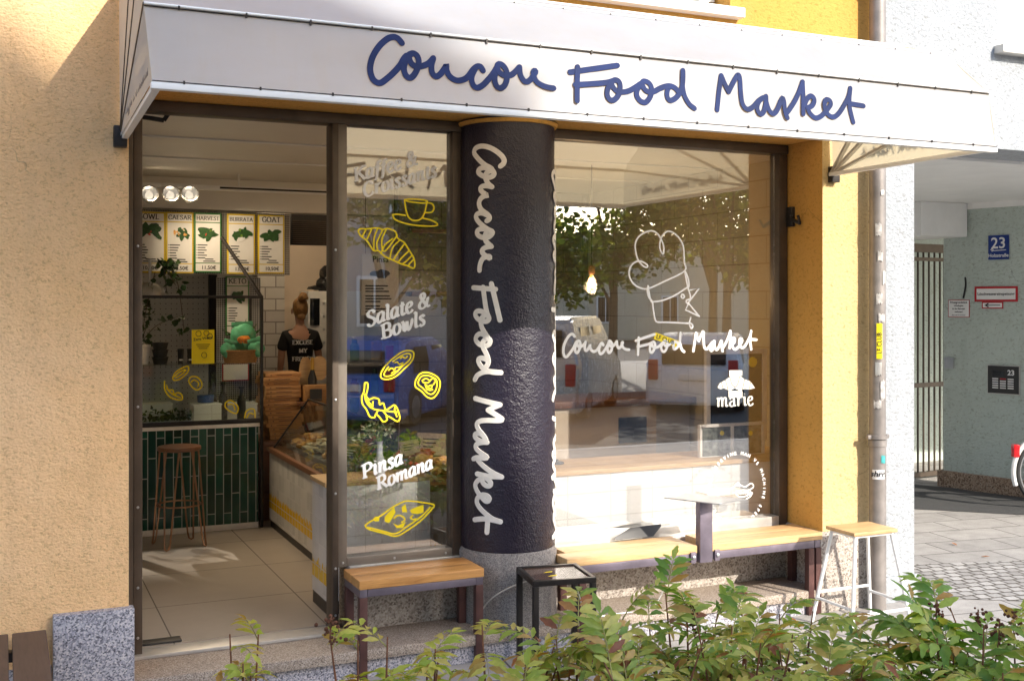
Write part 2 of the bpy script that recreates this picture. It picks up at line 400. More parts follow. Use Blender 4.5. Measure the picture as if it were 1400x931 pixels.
# ------------------------------------------------------------------ mesh building and scene bookkeeping
class MB:
    def __init__(s): s.v = []; s.f = []
    def add(s, vs, fs):
        o = len(s.v); s.v += [tuple(x) for x in vs]; s.f += [tuple(i + o for i in f) for f in fs]; return s
    def box(s, x0, x1, y0, y1, z0, z1, b=0.0, m=None):
        bm = bmesh.new(); bmesh.ops.create_cube(bm, size=1)
        d = (abs(x1 - x0), abs(y1 - y0), abs(z1 - z0)); c = ((x0 + x1) / 2, (y0 + y1) / 2, (z0 + z1) / 2)
        for v in bm.verts: v.co = Vector((c[0] + v.co.x * d[0], c[1] + v.co.y * d[1], c[2] + v.co.z * d[2]))
        if b > 0: bmesh.ops.bevel(bm, geom=bm.edges[:], offset=min(b, min(d) * .45), segments=2, profile=.6, affect='EDGES')
        if m is not None: bmesh.ops.transform(bm, matrix=m, verts=bm.verts)
        bm.verts.index_update()
        s.add([v.co[:] for v in bm.verts], [[v.index for v in f.verts] for f in bm.faces]); bm.free(); return s
    def beam(s, p, q, w, d, b=0.0, up=Vector((0, 0, 1))):
        """a bar from p to q, w wide across, d deep along up"""
        p = Vector(p); q = Vector(q); z = (q - p); L = z.length; z.normalize()
        x = z.cross(up)
        if x.length < 1e-4: x = z.cross(Vector((0, 1, 0)))
        x.normalize(); y = z.cross(x)
        m = Matrix((x, y, z)).transposed().to_4x4(); m.translation = p
        return s.box(-w / 2, w / 2, -d / 2, d / 2, 0, L, b, m)
    def tube(s, pts, r, n=10, caps=True, closed=False):
        pts = [Vector(p) for p in pts]; k = len(pts)
        rs = r if isinstance(r, (list, tuple)) else [r] * k
        ref = None; rings = []
        for i, p in enumerate(pts):
            if closed: t = pts[(i + 1) % k] - pts[i - 1]
            else: t = pts[min(i + 1, k - 1)] - pts[max(i - 1, 0)]
            t.normalize()
            if ref is None: ref = t.orthogonal().normalized()
            ref = (ref - t * ref.dot(t)).normalized(); bi = t.cross(ref)
            rings.append([p + (ref * math.cos(2 * math.pi * j / n) + bi * math.sin(2 * math.pi * j / n)) * rs[i] for j in range(n)])
        vs = [v for rg in rings for v in rg]; fs = []
        for i in range(k if closed else k - 1):
            for j in range(n):
                a = i * n; b2 = ((i + 1) % k) * n; jn = (j + 1) % n
                fs.append((a + j, a + jn, b2 + jn, b2 + j))
        if caps and not closed:
            fs.append(tuple(range(n - 1, -1, -1))); fs.append(tuple((k - 1) * n + j for j in range(n)))
        return s.add(vs, fs)
    def lathe(s, prof, c=(0, 0, 0), n=24, m=None, cap=True):
        vs = []; fs = []
        for r, z in prof:
            for j in range(n):
                a = 2 * math.pi * j / n; vs.append(Vector((r * math.cos(a), r * math.sin(a), z)))
        if m is not None: vs = [m @ v for v in vs]
        vs = [v + Vector(c) for v in vs]
        for i in range(len(prof) - 1):
            for j in range(n):
                jn = (j + 1) % n; fs.append((i * n + j, i * n + jn, (i + 1) * n + jn, (i + 1) * n + j))
        if cap:
            fs.append(tuple(range(n - 1, -1, -1))); fs.append(tuple((len(prof) - 1) * n + j for j in range(n)))
        return s.add(vs, fs)
    def prism(s, pts, vec):
        """extrude a planar polygon along vec"""
        pts = [Vector(p) for p in pts]; vec = Vector(vec); n = len(pts)
        fs = [tuple(range(n - 1, -1, -1)), tuple(range(n, 2 * n))]
        for i in range(n): fs.append((i, (i + 1) % n, (i + 1) % n + n, i + n))
        return s.add(pts + [p + vec for p in pts], fs)
    def blob(s, c, r, seed=0, amp=.25, sub=2, sc=(1, 1, 1)):
        bm = bmesh.new(); bmesh.ops.create_icosphere(bm, subdivisions=sub, radius=1)
        for v in bm.verts:
            d = 1 + amp * mnoise.noise(v.co * 1.7 + Vector((seed * 3.1, seed * 1.7, seed)))
            v.co = Vector((v.co.x * sc[0], v.co.y * sc[1], v.co.z * sc[2])) * (r * d) + Vector(c)
        bm.verts.index_update()
        s.add([v.co[:] for v in bm.verts], [[v.index for v in f.verts] for f in bm.faces]); bm.free(); return s
    def build(s, name, mat, parent=None, label=None, smooth=35, origin=None):
        me = bpy.data.meshes.new(name)
        off = Vector((0, 0, 0))
        if parent is not None:
            pw = parent; off = Vector((0, 0, 0))
            while pw is not None: off += pw.location; pw = pw.parent
        elif origin == 'base':
            xs, ys, zs = zip(*s.v); off = Vector(((min(xs) + max(xs)) / 2, (min(ys) + max(ys)) / 2, min(zs)))
        me.from_pydata(s.v, [], s.f)
        bm = bmesh.new(); bm.from_mesh(me); bmesh.ops.recalc_face_normals(bm, faces=bm.faces); bm.to_mesh(me); bm.free()
        if smooth:
            me.polygons.foreach_set("use_smooth", [True] * len(me.polygons))
            me.set_sharp_from_angle(angle=R(smooth))
        me.materials.append(mat)
        o = bpy.data.objects.new(name, me); COL.objects.link(o)
        if parent is not None:
            o.parent = parent; o.location = -off
        elif origin == 'base':
            me.transform(Matrix.Translation(-off)); o.location = off
        if label: o["label"] = label
        return o

def tag(o, label, cat, group=None, kind=None):
    o["label"] = label; o["category"] = cat
    if group: o["group"] = group
    if kind: o["kind"] = kind
    return o
def thing(name, label, cat, loc=(0, 0, 0), group=None):
    o = bpy.data.objects.new(name, None); COL.objects.link(o); o.location = loc; o.empty_display_size = .1
    return tag(o, label, cat, group)
def solo(mb, name, mat, label, cat, group=None, smooth=35):
    return tag(mb.build(name, mat, None, None, smooth, 'base'), label, cat, group)
def structure(mb, name, mat):
    o = mb.build(name, mat); o["kind"] = "structure"; return o
def copy_tree(o, loc, label=None, group=None):
    c = o.copy(); COL.objects.link(c); c.location = loc
    if label: c["label"] = label
    if group: c["group"] = group
    for ch in o.children:
        d = ch.copy(); COL.objects.link(d); d.parent = c
        for g in ch.children:
            e = g.copy(); COL.objects.link(e); e.parent = d
    return c

# ------------------------------------------------------------------ drawn strokes and lettering
def smooth_line(pts, k=5):
    P = [Vector(p) for p in pts]; out = []
    for i in range(len(P) - 1):
        a = P[max(i - 1, 0)]; b = P[i]; c = P[i + 1]; d = P[min(i + 2, len(P) - 1)]
        for j in range(k):
            t = j / k
            out.append(.5 * ((2 * b) + (c - a) * t + (2 * a - 5 * b + 4 * c - d) * t * t + (3 * b - a - 3 * c + d) * t ** 3))
    out.append(P[-1]); return out
def stroke(mb, pts, w, fn, thick=.003, n=6, smooth=True, pen=None, k=5):
    """a rounded ribbon of width w along 2-D pts; fn(p, q, height) places it on a surface"""
    P = smooth_line([(p[0], p[1]) for p in pts], k) if (smooth and len(pts) > 2) else [Vector((p[0], p[1])) for p in pts]
    Q = [P[0]]
    for p in P[1:]:
        if (p - Q[-1]).length > w * .12: Q.append(p)
    if len(Q) < 2: Q = [P[0], P[-1] + Vector((w * .02, 0))]
    P = Q; k2 = len(P); rings = []
    T = []
    for i in range(k2):
        t = P[min(i + 1, k2 - 1)] - P[max(i - 1, 0)]
        T.append(t.normalized() if t.length > 1e-9 else Vector((1, 0)))
    seq = [(P[0] - T[0] * w * .47, T[0], .12), (P[0] - T[0] * w * .32, T[0], .75)] + [(P[i], T[i], 1) for i in range(k2)] + [(P[-1] + T[-1] * w * .32, T[-1], .75), (P[-1] + T[-1] * w * .47, T[-1], .12)]
    if pen: seq = seq[2:-2]
    vs = []; fs = []; n = 4; stroke.k = (stroke.k * 7 + 3) % 11; th0 = thick * (1 + .05 * stroke.k)
    for i, (p, t, s) in enumerate(seq):
        nrm = Vector((-t.y, t.x)); ww = w * s; th = th0 + thick * .5 * i / len(seq)
        if pen:
            ang, thin = pen; ww = w * (thin + (1 - thin) * abs(math.sin(math.atan2(t.y, t.x) - ang)))
        for c, h in ((-.5, 0), (-.47, th), (.47, th), (.5, 0)):
            q = p + nrm * (c * ww); vs.append(fn(q.x, q.y, h))
    m = len(seq)
    for i in range(m - 1):
        for j in range(n):
            jn = (j + 1) % n; fs.append((i * n + j, i * n + jn, (i + 1) * n + jn, (i + 1) * n + j))
    fs.append(tuple(range(n - 1, -1, -1))); fs.append(tuple((m - 1) * n + j for j in range(n)))
    mb.add(vs, fs)
stroke.k = 0
def plane_fn(o, ux, uy, nrm):
    o, ux, uy, nrm = Vector(o), Vector(ux), Vector(uy), Vector(nrm)
    return lambda p, q, h: o + ux * p + uy * q + nrm * h
def front_fn(x, y, z, s=1.0, rot=0.0):
    """on a wall facing the street (-y), p to +x, q up"""
    c, d = math.cos(rot), math.sin(rot)
    return plane_fn((x, y, z), (c * s, 0, d * s), (-d * s, 0, c * s), (0, -1, 0))
def text_into(mb, body, size, fn, align='CENTER', bold=0.0, thick=.001, shear=0.0, space=1.0):
    cu = bpy.data.curves.new("t", 'FONT'); cu.body = body; cu.size = size; cu.align_x = align
    cu.offset = bold * size; cu.shear = shear; cu.space_character = space; cu.resolution_u = 3
    ob = bpy.data.objects.new("t", cu); COL.objects.link(ob)
    dg = bpy.context.evaluated_depsgraph_get(); me = bpy.data.meshes.new_from_object(ob.evaluated_get(dg))
    mb.add([fn(v.co.x, v.co.y, thick) for v in me.vertices], [tuple(p.vertices) for p in me.polygons])
    bpy.data.objects.remove(ob); bpy.data.curves.remove(cu); bpy.data.meshes.remove(me)

# broad-pen serif letters on a 1-em grid (x height .5, capitals .72)
GL = {
 'K': (.66, [[(.12, 0), (.12, .72)], [(.56, .72), (.14, .33)], [(.26, .42), (.60, 0)]], [(.12, 0), (.12, .72), (.57, .72), (.60, 0)]),
 'C': (.64, [[(.56, .55), (.50, .68), (.34, .73), (.16, .62), (.07, .36), (.14, .10), (.32, -.01), (.48, .04), (.58, .17)]], []),
 'S': (.54, [[(.46, .58), (.38, .70), (.24, .73), (.11, .64), (.12, .50), (.26, .40), (.40, .30), (.44, .15), (.34, .01), (.19, -.01), (.08, .06), (.06, .16)]], []),
 'B': (.62, [[(.13, 0), (.13, .72)], [(.13, .70), (.34, .71), (.48, .62), (.46, .45), (.32, .38), (.14, .38)], [(.30, .38), (.48, .32), (.54, .18), (.46, .03), (.30, .01), (.13, .01)]], [(.10, 0), (.10, .72)]),
 'P': (.58, [[(.13, 0), (.13, .72)], [(.13, .70), (.34, .71), (.50, .62), (.50, .44), (.34, .34), (.14, .34)]], [(.13, 0), (.10, .72)]),
 'R': (.66, [[(.13, 0), (.13, .72)], [(.13, .70), (.34, .71), (.49, .62), (.48, .44), (.32, .35), (.14, .35)], [(.30, .35), (.60, 0)]], [(.13, 0), (.10, .72), (.61, 0)]),
 'a': (.50, [[(.38, .42), (.28, .50), (.15, .45), (.06, .28), (.07, .08), (.16, .00), (.27, .09), (.38, .30)], [(.41, .50), (.36, .18), (.38, .03), (.49, .06)]], []),
 'ä': (.50, [[(.10, .39), (.20, .50), (.33, .47), (.37, .36), (.36, .06), (.47, .02)], [(.36, .30), (.20, .26), (.08, .17), (.09, .04), (.20, -.01), (.30, .04), (.36, .14)]], []),
 'f': (.36, [[(.42, .66), (.34, .74), (.24, .66), (.20, .45), (.14, .05), (.08, -.14), (-.04, -.18)], [(.04, .47), (.34, .47)]], []),
 'e': (.45, [[(.08, .25), (.24, .28), (.36, .36), (.34, .48), (.22, .50), (.10, .38), (.06, .18), (.14, .01), (.27, .00), (.40, .11)]], []),
 'r': (.42, [[(.06, .46), (.15, .49), (.14, .30), (.11, 0)], [(.13, .28), (.22, .43), (.33, .50), (.38, .45)]], []),
 'o': (.48, [[(.27, .50), (.13, .44), (.06, .24), (.10, .05), (.22, -.005), (.36, .07), (.43, .26), (.38, .44), (.27, .50)]], []),
 'i': (.30, [[(.05, .45), (.16, .49), (.13, .2), (.15, .02), (.26, .06)], [(.175, .655), (.18, .675)]], []),
 's': (.40, [[(.33, .40), (.26, .50), (.14, .47), (.12, .37), (.20, .28), (.29, .18), (.27, .04), (.15, -.005), (.04, .09)]], []),
 'n': (.54, [[(.04, .45), (.14, .49), (.12, .3), (.09, 0)], [(.12, .28), (.24, .44), (.35, .50), (.41, .42), (.37, .15), (.40, .01), (.51, .06)]], []),
 'm': (.80, [[(.04, .45), (.14, .49), (.12, .3), (.09, 0)], [(.12, .28), (.24, .44), (.34, .50), (.39, .42), (.35, 0)], [(.37, .28), (.49, .44), (.59, .50), (.65, .42), (.62, .15), (.65, .01), (.76, .06)]], []),
 't': (.34, [[(.21, .64), (.15, .30), (.13, .08), (.20, .00), (.32, .07)], [(.04, .48), (.32, .48)]], []),
 'l': (.28, [[(.06, .70), (.17, .74), (.12, .3), (.12, .03), (.24, .06)]], []),
 'w': (.72, [[(.05, .45), (.14, .49), (.14, .2), (.20, .0), (.34, .40)], [(.36, .47), (.36, .15), (.42, .0), (.56, .20), (.64, .42), (.60, .50)]], []),
 '&': (.72, [[(.66, .42), (.58, .40), (.48, .16), (.32, .0), (.14, .02), (.07, .16), (.16, .32), (.36, .46), (.42, .62), (.32, .73), (.21, .66), (.22, .50), (.38, .24), (.56, .02), (.68, .04)]], []),
 ' ': (.26, [], []),
 # plain capitals for signs
 'A': (.70, [[(.08, 0), (.34, .72)], [(.34, .72), (.62, 0)], [(.19, .26), (.51, .26)]], [(.08, 0), (.62, 0)]),
 'E': (.58, [[(.12, 0), (.12, .72)], [(.12, .70), (.48, .70)], [(.12, .37), (.40, .37)], [(.12, .02), (.50, .02)]], [(.10, .0), (.10, .72)]),
 'F': (.56, [[(.12, 0), (.12, .72)], [(.12, .70), (.48, .70)], [(.12, .37), (.40, .37)]], [(.12, 0), (.10, .72)]),
 'G': (.66, [[(.56, .57), (.48, .70), (.33, .73), (.15, .62), (.07, .36), (.14, .10), (.32, -.01), (.48, .03), (.56, .10)], [(.56, .10), (.56, .32)]], [(.54, .32)]),
 'H': (.72, [[(.12, 0), (.12, .72)], [(.58, 0), (.58, .72)], [(.12, .37), (.58, .37)]], [(.12, 0), (.12, .72), (.58, 0), (.58, .72)]),
 'L': (.56, [[(.12, 0), (.12, .72)], [(.12, .02), (.50, .02)]], [(.10, 0), (.12, .72)]),
 'M': (.82, [[(.12, 0), (.12, .72)], [(.12, .72), (.40, .08)], [(.40, .08), (.68, .72)], [(.68, .72), (.68, 0)]], [(.12, 0), (.68, 0)]),
 'N': (.74, [[(.12, 0), (.12, .72)], [(.12, .72), (.60, 0)], [(.60, 0), (.60, .72)]], [(.12, 0), (.60, .72)]),
 'O': (.72, [[(.35, .73), (.16, .62), (.07, .36), (.15, .10), (.35, -.01), (.55, .10), (.63, .36), (.54, .62), (.35, .73)]], []),
 'T': (.60, [[(.30, 0), (.30, .72)], [(.06, .70), (.54, .70)]], [(.30, 0)]),
 'U': (.70, [[(.12, .72), (.12, .22), (.20, .03), (.36, -.01), (.51, .04), (.58, .22), (.58, .72)]], [(.12, .72), (.58, .72)]),
 'V': (.68, [[(.08, .72), (.34, 0)], [(.34, 0), (.60, .72)]], [(.08, .72), (.60, .72)]),
 'W': (.94, [[(.06, .72), (.26, 0)], [(.26, 0), (.46, .68)], [(.46, .68), (.66, 0)], [(.66, 0), (.86, .72)]], [(.06, .72), (.86, .72)]),
 'X': (.66, [[(.10, .72), (.56, 0)], [(.56, .72), (.10, 0)]], [(.10, .72), (.56, 0), (.56, .72), (.10, 0)]),
 'Y': (.66, [[(.08, .72), (.33, .34)], [(.58, .72), (.33, .34)], [(.33, .34), (.33, 0)]], [(.08, .72), (.58, .72), (.33, 0)]),
}
def serif_text(mb, body, size, fn, wt=.13, slant=0.0, thick=.0015, thin=.42, track=0.0, center=False, serif=.2):
    tot = sum(GL[c][0] + track for c in body)
    x = -tot / 2 if center else 0.0
    for c in body:
        adv, strokes, ser = GL[c]
        for st in strokes:
            pts = [((x + p + slant * q) * size, q * size) for p, q in st]
            stroke(mb, pts, wt * size, fn, thick, 4, len(st) > 2, (math.radians(10), thin), 4)
        for p, q in ser:
            cx = (x + p + slant * q) * size; cy = q * size; cy += (wt * .22 * size) * (1 if q < .3 else -1)
            stroke(mb, [(cx - serif * .5 * size, cy), (cx + serif * .5 * size, cy)], wt * .5 * size, fn, thick * 1.1, 4, False)
        x += adv + track
    return tot * size
# ================================================================== THE SETTING
FY = -0.38                       # street face of the facade
SOF = 2.935                      # underside of the lintel over the shop front
# ground
structure(MB().add([(-60, -7.0, 0), (60, -7.0, 0), (60, 60, 0), (-60, 60, 0)], [(0, 1, 2, 3)]), "pavement", M['paving'])
structure(MB().add([(-400, -400, -.145), (400, -400, -.145), (400, 300, -.145), (-400, 300, -.145)], [(0, 1, 2, 3)]), "ground", M['asphalt'])
structure(MB().add([(-60, -15, -.137), (60, -15, -.137), (60, -7.16, -.137), (-60, -7.16, -.137)], [(0, 1, 2, 3)]), "road", M['asphalt'])
structure(MB().box(-60, 60, -7.15, -7.001, -.14, .004, .01), "kerb", M['kerb'])
structure(MB().box(-60, 60, -26, -15.0, -.14, 0.0, .01), "far_pavement", M['paving'])
a, b2, c2, d2 = W(1225, 772, z=.004), W(1500, 762, z=.004), W(1540, 826, z=.004), W(1225, 815, z=.004)
structure(MB().add([a, b2, c2, d2], [(3, 2, 1, 0)]), "cobble_strip", M['cobbles'])
pa, pb, pc, pd = W(1225, 694, z=.004), W(1560, 712, z=.004), W(1560, 688, z=.004), W(1225, 660, z=.004)
structure(MB().add([pa, pb, pc, pd], [(0, 1, 2, 3)]), "passage_shade", M['asphalt'])  # dark sheet painted in for the shade on the passage ground
# raised bed in front of the camera, the shrubs grow in it
structure(MB().box(-.5, 4.6, -4.1, -2.05, 0.004, .05, .01), "planting_bed", M['soil'])

# ------------------------------------------------------------------ the shop building
bld = thing("shop_building", "yellow ochre rendered corner building with a glazed shop front", "building", (2.6, 0, 0))
BACK = 6.2
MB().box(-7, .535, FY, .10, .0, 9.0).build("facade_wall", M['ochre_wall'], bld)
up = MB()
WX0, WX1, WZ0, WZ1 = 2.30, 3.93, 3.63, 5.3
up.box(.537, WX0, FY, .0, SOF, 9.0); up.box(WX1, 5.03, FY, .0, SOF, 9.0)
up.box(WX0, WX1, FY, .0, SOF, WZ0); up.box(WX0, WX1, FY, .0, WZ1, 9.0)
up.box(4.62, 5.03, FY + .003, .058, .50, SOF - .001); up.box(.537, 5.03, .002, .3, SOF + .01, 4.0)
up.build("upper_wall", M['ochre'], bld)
MB().box(4.6205, 5.029, FY, FY + .0028, .501, SOF + .2).build("pier_face", M['ochre_sunlit'], bld)  # thin slab that carries the painted sunlit tone of the pier front
wn_ = MB(); wn_.box(WX0 + .005, WX1 - .06, -.22, -.16, WZ0 + .06, WZ1, .005)
win = wn_.build("window", M['white_paint'], bld)
g = MB(); g.box(WX0 + .08, WX1 - .16, -.228, -.221, WZ0 + .16, WZ1 - .1); g.build("pane", M['car_glass'], win)
f = MB()
for zz in (WZ0 + .06, WZ0 + .10, WZ0 + .14): f.box(WX0 + .01, WX1 - .02, -.25, -.23, zz, zz + .028, .004)
f.box(WX1 - .13, WX1 - .07, -.26, -.222, WZ0 + .06, WZ1, .004)
f.build("frame", M['white_paint'], win)
MB().box(WX0 - .05, WX1 + .06, -.45, -.2, WZ0 - .03, WZ0 + .028, .006).build("sill", M['white_paint'], win)
# plinths, step, stonework under the glass
pl = MB(); pl.box(.205, .556, FY - .05, FY + .02, 0, .50, .006); pl.box(-7, .20, FY - .02, FY + .02, 0, .27, .005)
pl.build("plinth", M['granite'], bld)
st = MB(); st.box(.54, 4.62, FY - .015, .06, .095, .15, .008); st.build("step", M['step_stone'], bld)
MB().box(.545, 4.61, FY + .012, .05, 0, .094).build("step_riser", M['granite'], bld)
cw = MB(); cw.box(1.685, 2.62, -.045, .12, .151, .50, .004); cw.box(2.62, 4.62, -.045, .12, .151, .46, .004); cw.box(4.6, 5.03, FY - .006, .058, .0, .50, .004)
cw.build("stone_base", M['concrete'], bld)
# rear and side masses that close the room
rm = MB(); rm.box(.30, .537, .101, BACK, 0, 4.0); rm.box(.30, 5.05, BACK, BACK + .2, 0, 4.0); rm.box(5.0, 5.03, .06, BACK, 0, 2.93)
rm.build("inner_wall", M['grey_wall'], bld)

# ------------------------------------------------------------------ the neighbour with the passage
nb = thing("passage_building", "white rough rendered neighbour building with an open passage", "building", (7, 0, 0))
LZ = 2.955
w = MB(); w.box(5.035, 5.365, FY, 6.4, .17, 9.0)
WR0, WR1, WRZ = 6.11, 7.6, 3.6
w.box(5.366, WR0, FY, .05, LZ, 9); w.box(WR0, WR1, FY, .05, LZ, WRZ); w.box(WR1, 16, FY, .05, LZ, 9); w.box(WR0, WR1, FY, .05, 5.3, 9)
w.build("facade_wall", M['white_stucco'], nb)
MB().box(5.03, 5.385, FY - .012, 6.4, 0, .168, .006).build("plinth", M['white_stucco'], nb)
ww = MB().box(WR0, WR1, -.22, -.16, WRZ + .05, 5.3, .005).build("window", M['white_paint'], nb)
MB().box(WR0 + .07, WR1 - .07, -.228, -.221, WRZ + .12, 5.2).build("pane", plain("pale blind behind glass", (.55, .62, .70), .12), ww)
MB().box(WR0 - .04, WR1 + .04, -.46, -.1, WRZ - .01, WRZ + .045, .006).build("sill", M['alu'], ww)
# passage: two angled inner walls
P0, P1, P2 = W(1290, 664, z=0), W(1331, 670, z=0), W(1400, 679, z=0)
P3 = P2 + (P2 - P1) * 5
def wall_slab(mb, p, q, z0, z1, t=.25, inset=0.0, b=0.0):
    d = (q - p).normalized(); nrm = Vector((d.y, -d.x, 0))
    if nrm.dot(Vector((0, -CAM_D, 0)) - p) > 0: nrm = -nrm
    p = p - nrm * inset; q = q - nrm * inset
    mb.prism([Vector((p.x, p.y, z0)), Vector((q.x, q.y, z0)), Vector((q.x, q.y, z1)), Vector((p.x, p.y, z1))], nrm * t)
PZ = 3.0
pw = MB()
back_dir = (P1 - P0).normalized()
PB0 = P0
wall_slab(pw, P0, P1, 0, PZ + .6); wall_slab(pw, P1 + (P2 - P1) * .001, P3, 0, PZ + .6)
# deep wall seen through the gate
G0, G1 = W(1246, 656, z=0), W(1296, 650, z=0)
deep = (Vector((G0.x, G0.y, 0)) - Vector((0, -CAM_D, 0))).normalized() * 1.2
pw.prism([G0 + deep + Vector((-1.5, 0, -.1)), G1 + deep + Vector((1.5, .2, -.1)), G1 + deep + Vector((1.5, .2, 3.6)), G0 + deep + Vector((-1.5, 0, 3.6))], (.05, .25, 0))
pw.build("passage_wall", M['green_stucco'], nb)
sb = MB(); wall_slab(sb, P0 + (P0 - P1) * .1, P1 + (P2 - P1) * .02, 0, .165, .3, .06); wall_slab(sb, P1, P3, 0, .165, .3, .06)
sb.build("stone_plinth", M['base_stone'], nb)
CZ = W(1331, 278, x=P1.x).z
MB().box(5.37, 16, .06, 9, CZ, CZ + .2).build("passage_ceiling", M['white_paint'], nb)
mo = MB(); mo.beam(Vector((P0.x, P0.y, CZ - .03)), Vector((P1.x, P1.y, CZ - .03)), .05, .06); mo.beam(Vector((P1.x, P1.y, CZ - .03)), Vector((P3.x, P3.y, CZ - .03)), .05, .06)
mo.build("cornice", M['white_paint'], nb)
bm0 = W(1240, 287, y=P0.y + .1); bm1 = W(1289, 326, y=P0.y - .02)
MB().box(bm0.x - .2, P0.x + .02, P0.y - .3, P0.y + .3, bm1.z, CZ - .001, .01).build("beam", M['white_paint'], nb)

# gate of vertical bars
gt = thing("barred_gate", "dark iron gate of upright bars across the passage", "gate", (G0.x, G0.y, 0))
gz0 = .05; gz1 = W(1292, 341, x=G1.x).z
GL0 = G0 + (G0 - G1) * .8
fr = MB(); up_ = Vector((0, 0, 1))
def gp(t, z): p = GL0.lerp(G1, t); return Vector((p.x, p.y, z))
fr.beam(gp(0, gz1), gp(1.03, gz1), .07, .09); fr.beam(gp(0, gz0), gp(1, gz0), .05, .05)
fr.beam(gp(1, 0), gp(1, gz1), .07, .07, 0, Vector((0, 1, 0))); fr.beam(gp(0, 1.02), gp(1, 1.02), .03, .05); fr.beam(gp(0, gz1 - .12), gp(1, gz1 - .12), .03, .04)
fr.build("frame", M['bronze'], gt)
nb_ = 12
for i in range(nb_):
    t = (i + .5) / nb_
    MB().tube([gp(t, gz0), gp(t, gz1)], .011, 8).build("bar", M['bronze'], gt)

# ------------------------------------------------------------------ round pillar
CX, CY, CR = 2.606, -.100, .267
pil = thing("round_pillar", "round black glossy pillar with hand lettering running down it", "pillar", (CX, CY, 0))
MB().lathe([(CR, .555), (CR + .002, .57), (CR + .002, 1.4), (CR, 2.2), (CR, SOF + .005)], (CX, CY, 0), 72).build("shaft", M['column_paint'], pil)
bs = MB(); prof = []
n = 96
vs = []; fs = []
for z in (.151, .53, .554):
    for j in range(n):
        a = 2 * math.pi * j / n; r = CR + .012 - (.006 if j % 8 == 0 else 0) - (.01 if z > .54 else 0)
        vs.append((CX + r * math.cos(a), CY + r * math.sin(a), z))
for i in range(2):
    for j in range(n): fs.append((i * n + j, i * n + (j + 1) % n, (i + 1) * n + (j + 1) % n, (i + 1) * n + j))
fs.append(tuple(2 * n + j for j in range(n)))
bs.add(vs, fs).build("base", M['column_base'], pil)
MB().lathe([(CR + .02, SOF - .012), (CR + .012, SOF - .03), (CR + .001, SOF - .032)], (CX, CY, 0), 60, None, False).build("collar", M['ochre'], pil)

# ------------------------------------------------------------------ drainpipe
PX, PY = 4.985, -.462
pp = thing("drainpipe", "weathered grey drainpipe between the ochre and the white wall", "drainpipe", (PX, PY, 0))
MB().lathe([(.052, .0), (.052, 1.02), (.056, 1.022), (.056, 1.06), (.050, 1.062), (.050, 9)], (PX, PY, 0), 24).build("pipe", M['zinc'], pp)
for zc in (W(1195, 597, y=PY).z, 3.9):
    k = MB().lathe([(.054, zc - .012), (.062, zc - .011), (.062, zc + .011), (.054, zc + .012)], (PX, PY, 0), 24, None, False)
    k.box(PX - .085, PX - .055, PY - .012, PY + .012, zc - .012, zc + .012, .003); k.box(PX + .055, PX + .085, PY - .012, PY + .012, zc - .012, zc + .012, .003)
    k.box(PX - .008, PX + .008, PY + .05, FY + .01, zc - .008, zc + .008)
    k.build("clamp", M['zinc'], pp)
def pipe_fn(ang, z):
    def fn(p, q, h):
        a = ang + p / .0525; r = .0525 + .0012 + h
        return Vector((PX + r * math.cos(a), PY + r * math.sin(a), z + q))
    return fn
def pipe_patch(mb, ang, z0, z1, wd, jag=0.0, seed=0):
    rnd = random.Random(seed); k = 6; fn = pipe_fn(ang, 0); vs = []; fs = []
    for i in range(k + 1):
        p = -wd / 2 + wd * i / k
        for h in (0, .0008):
            vs += [fn(p, z0 + rnd.uniform(-jag, jag), h), fn(p, z1 + rnd.uniform(-jag, jag), h)]
    for i in range(k):
        o = i * 4; fs += [(o + 2, o + 6, o + 7, o + 3), (o, o + 1, o + 5, o + 4), (o, o + 4, o + 6, o + 2), (o + 1, o + 3, o + 7, o + 5)]
    fs += [(0, 2, 3, 1), (4 * k, 4 * k + 1, 4 * k + 3, 4 * k + 2)]
    mb.add(vs, fs)
ANG = R(-115)
zy0, zy1 = W(1197, 490, y=PY).z, W(1197, 442, y=PY).z
yb = MB(); pipe_patch(yb, ANG - .1, zy0, zy1, .034); ys = yb.build("yellow_sticker", M['yellow_vinyl'], pp)
tx = MB(); f0 = pipe_fn(ANG - .1, zy0)
text_into(tx, "LF CLUB", .036, lambda p, q, h: f0(-q + .012, p + .03, .0022 + h), 'LEFT', .02); tx.build("print", M['ink'], ys)
zs0, zs1 = W(1195, 654, y=PY).z, W(1195, 641, y=PY).z
wb = MB(); pipe_patch(wb, ANG - .2, zs0, zs1, .075); wsk = wb.build("white_sticker", M['sign_white'], pp)
tx = MB(); f1 = pipe_fn(ANG - .2, zs0 + .018); text_into(tx, "shrr.", .05, lambda p, q, h: f1(p, q, .0022 + h), 'CENTER', .02, .001, .2); tx.build("print", M['ink'], wsk)
for i, (v0, v1, da, wd) in enumerate(((262, 268, .3, .03), (307, 322, -.2, .05), (345, 357, 0, .04), (372, 388, .5, .03), (402, 415, -.1, .05), (430, 440, .2, .055), (496, 512, -.2, .05), (520, 545, .35, .045), (548, 556, -.3, .06))):
    t = MB(); pipe_patch(t, ANG + da, W(1195, v1, y=PY).z, W(1195, v0, y=PY).z, wd * .75, .010, i)
    t.build("torn_sticker", M['worn_paper'] if i % 3 else M['alu'], pp)
t = MB(); pipe_patch(t, ANG + .4, W(1195, 632, y=PY).z, W(1195, 622, y=PY).z, .03, .006, 33); t.build("turquoise_sticker", plain("turquoise print", (.05, .35, .35), .5), pp)

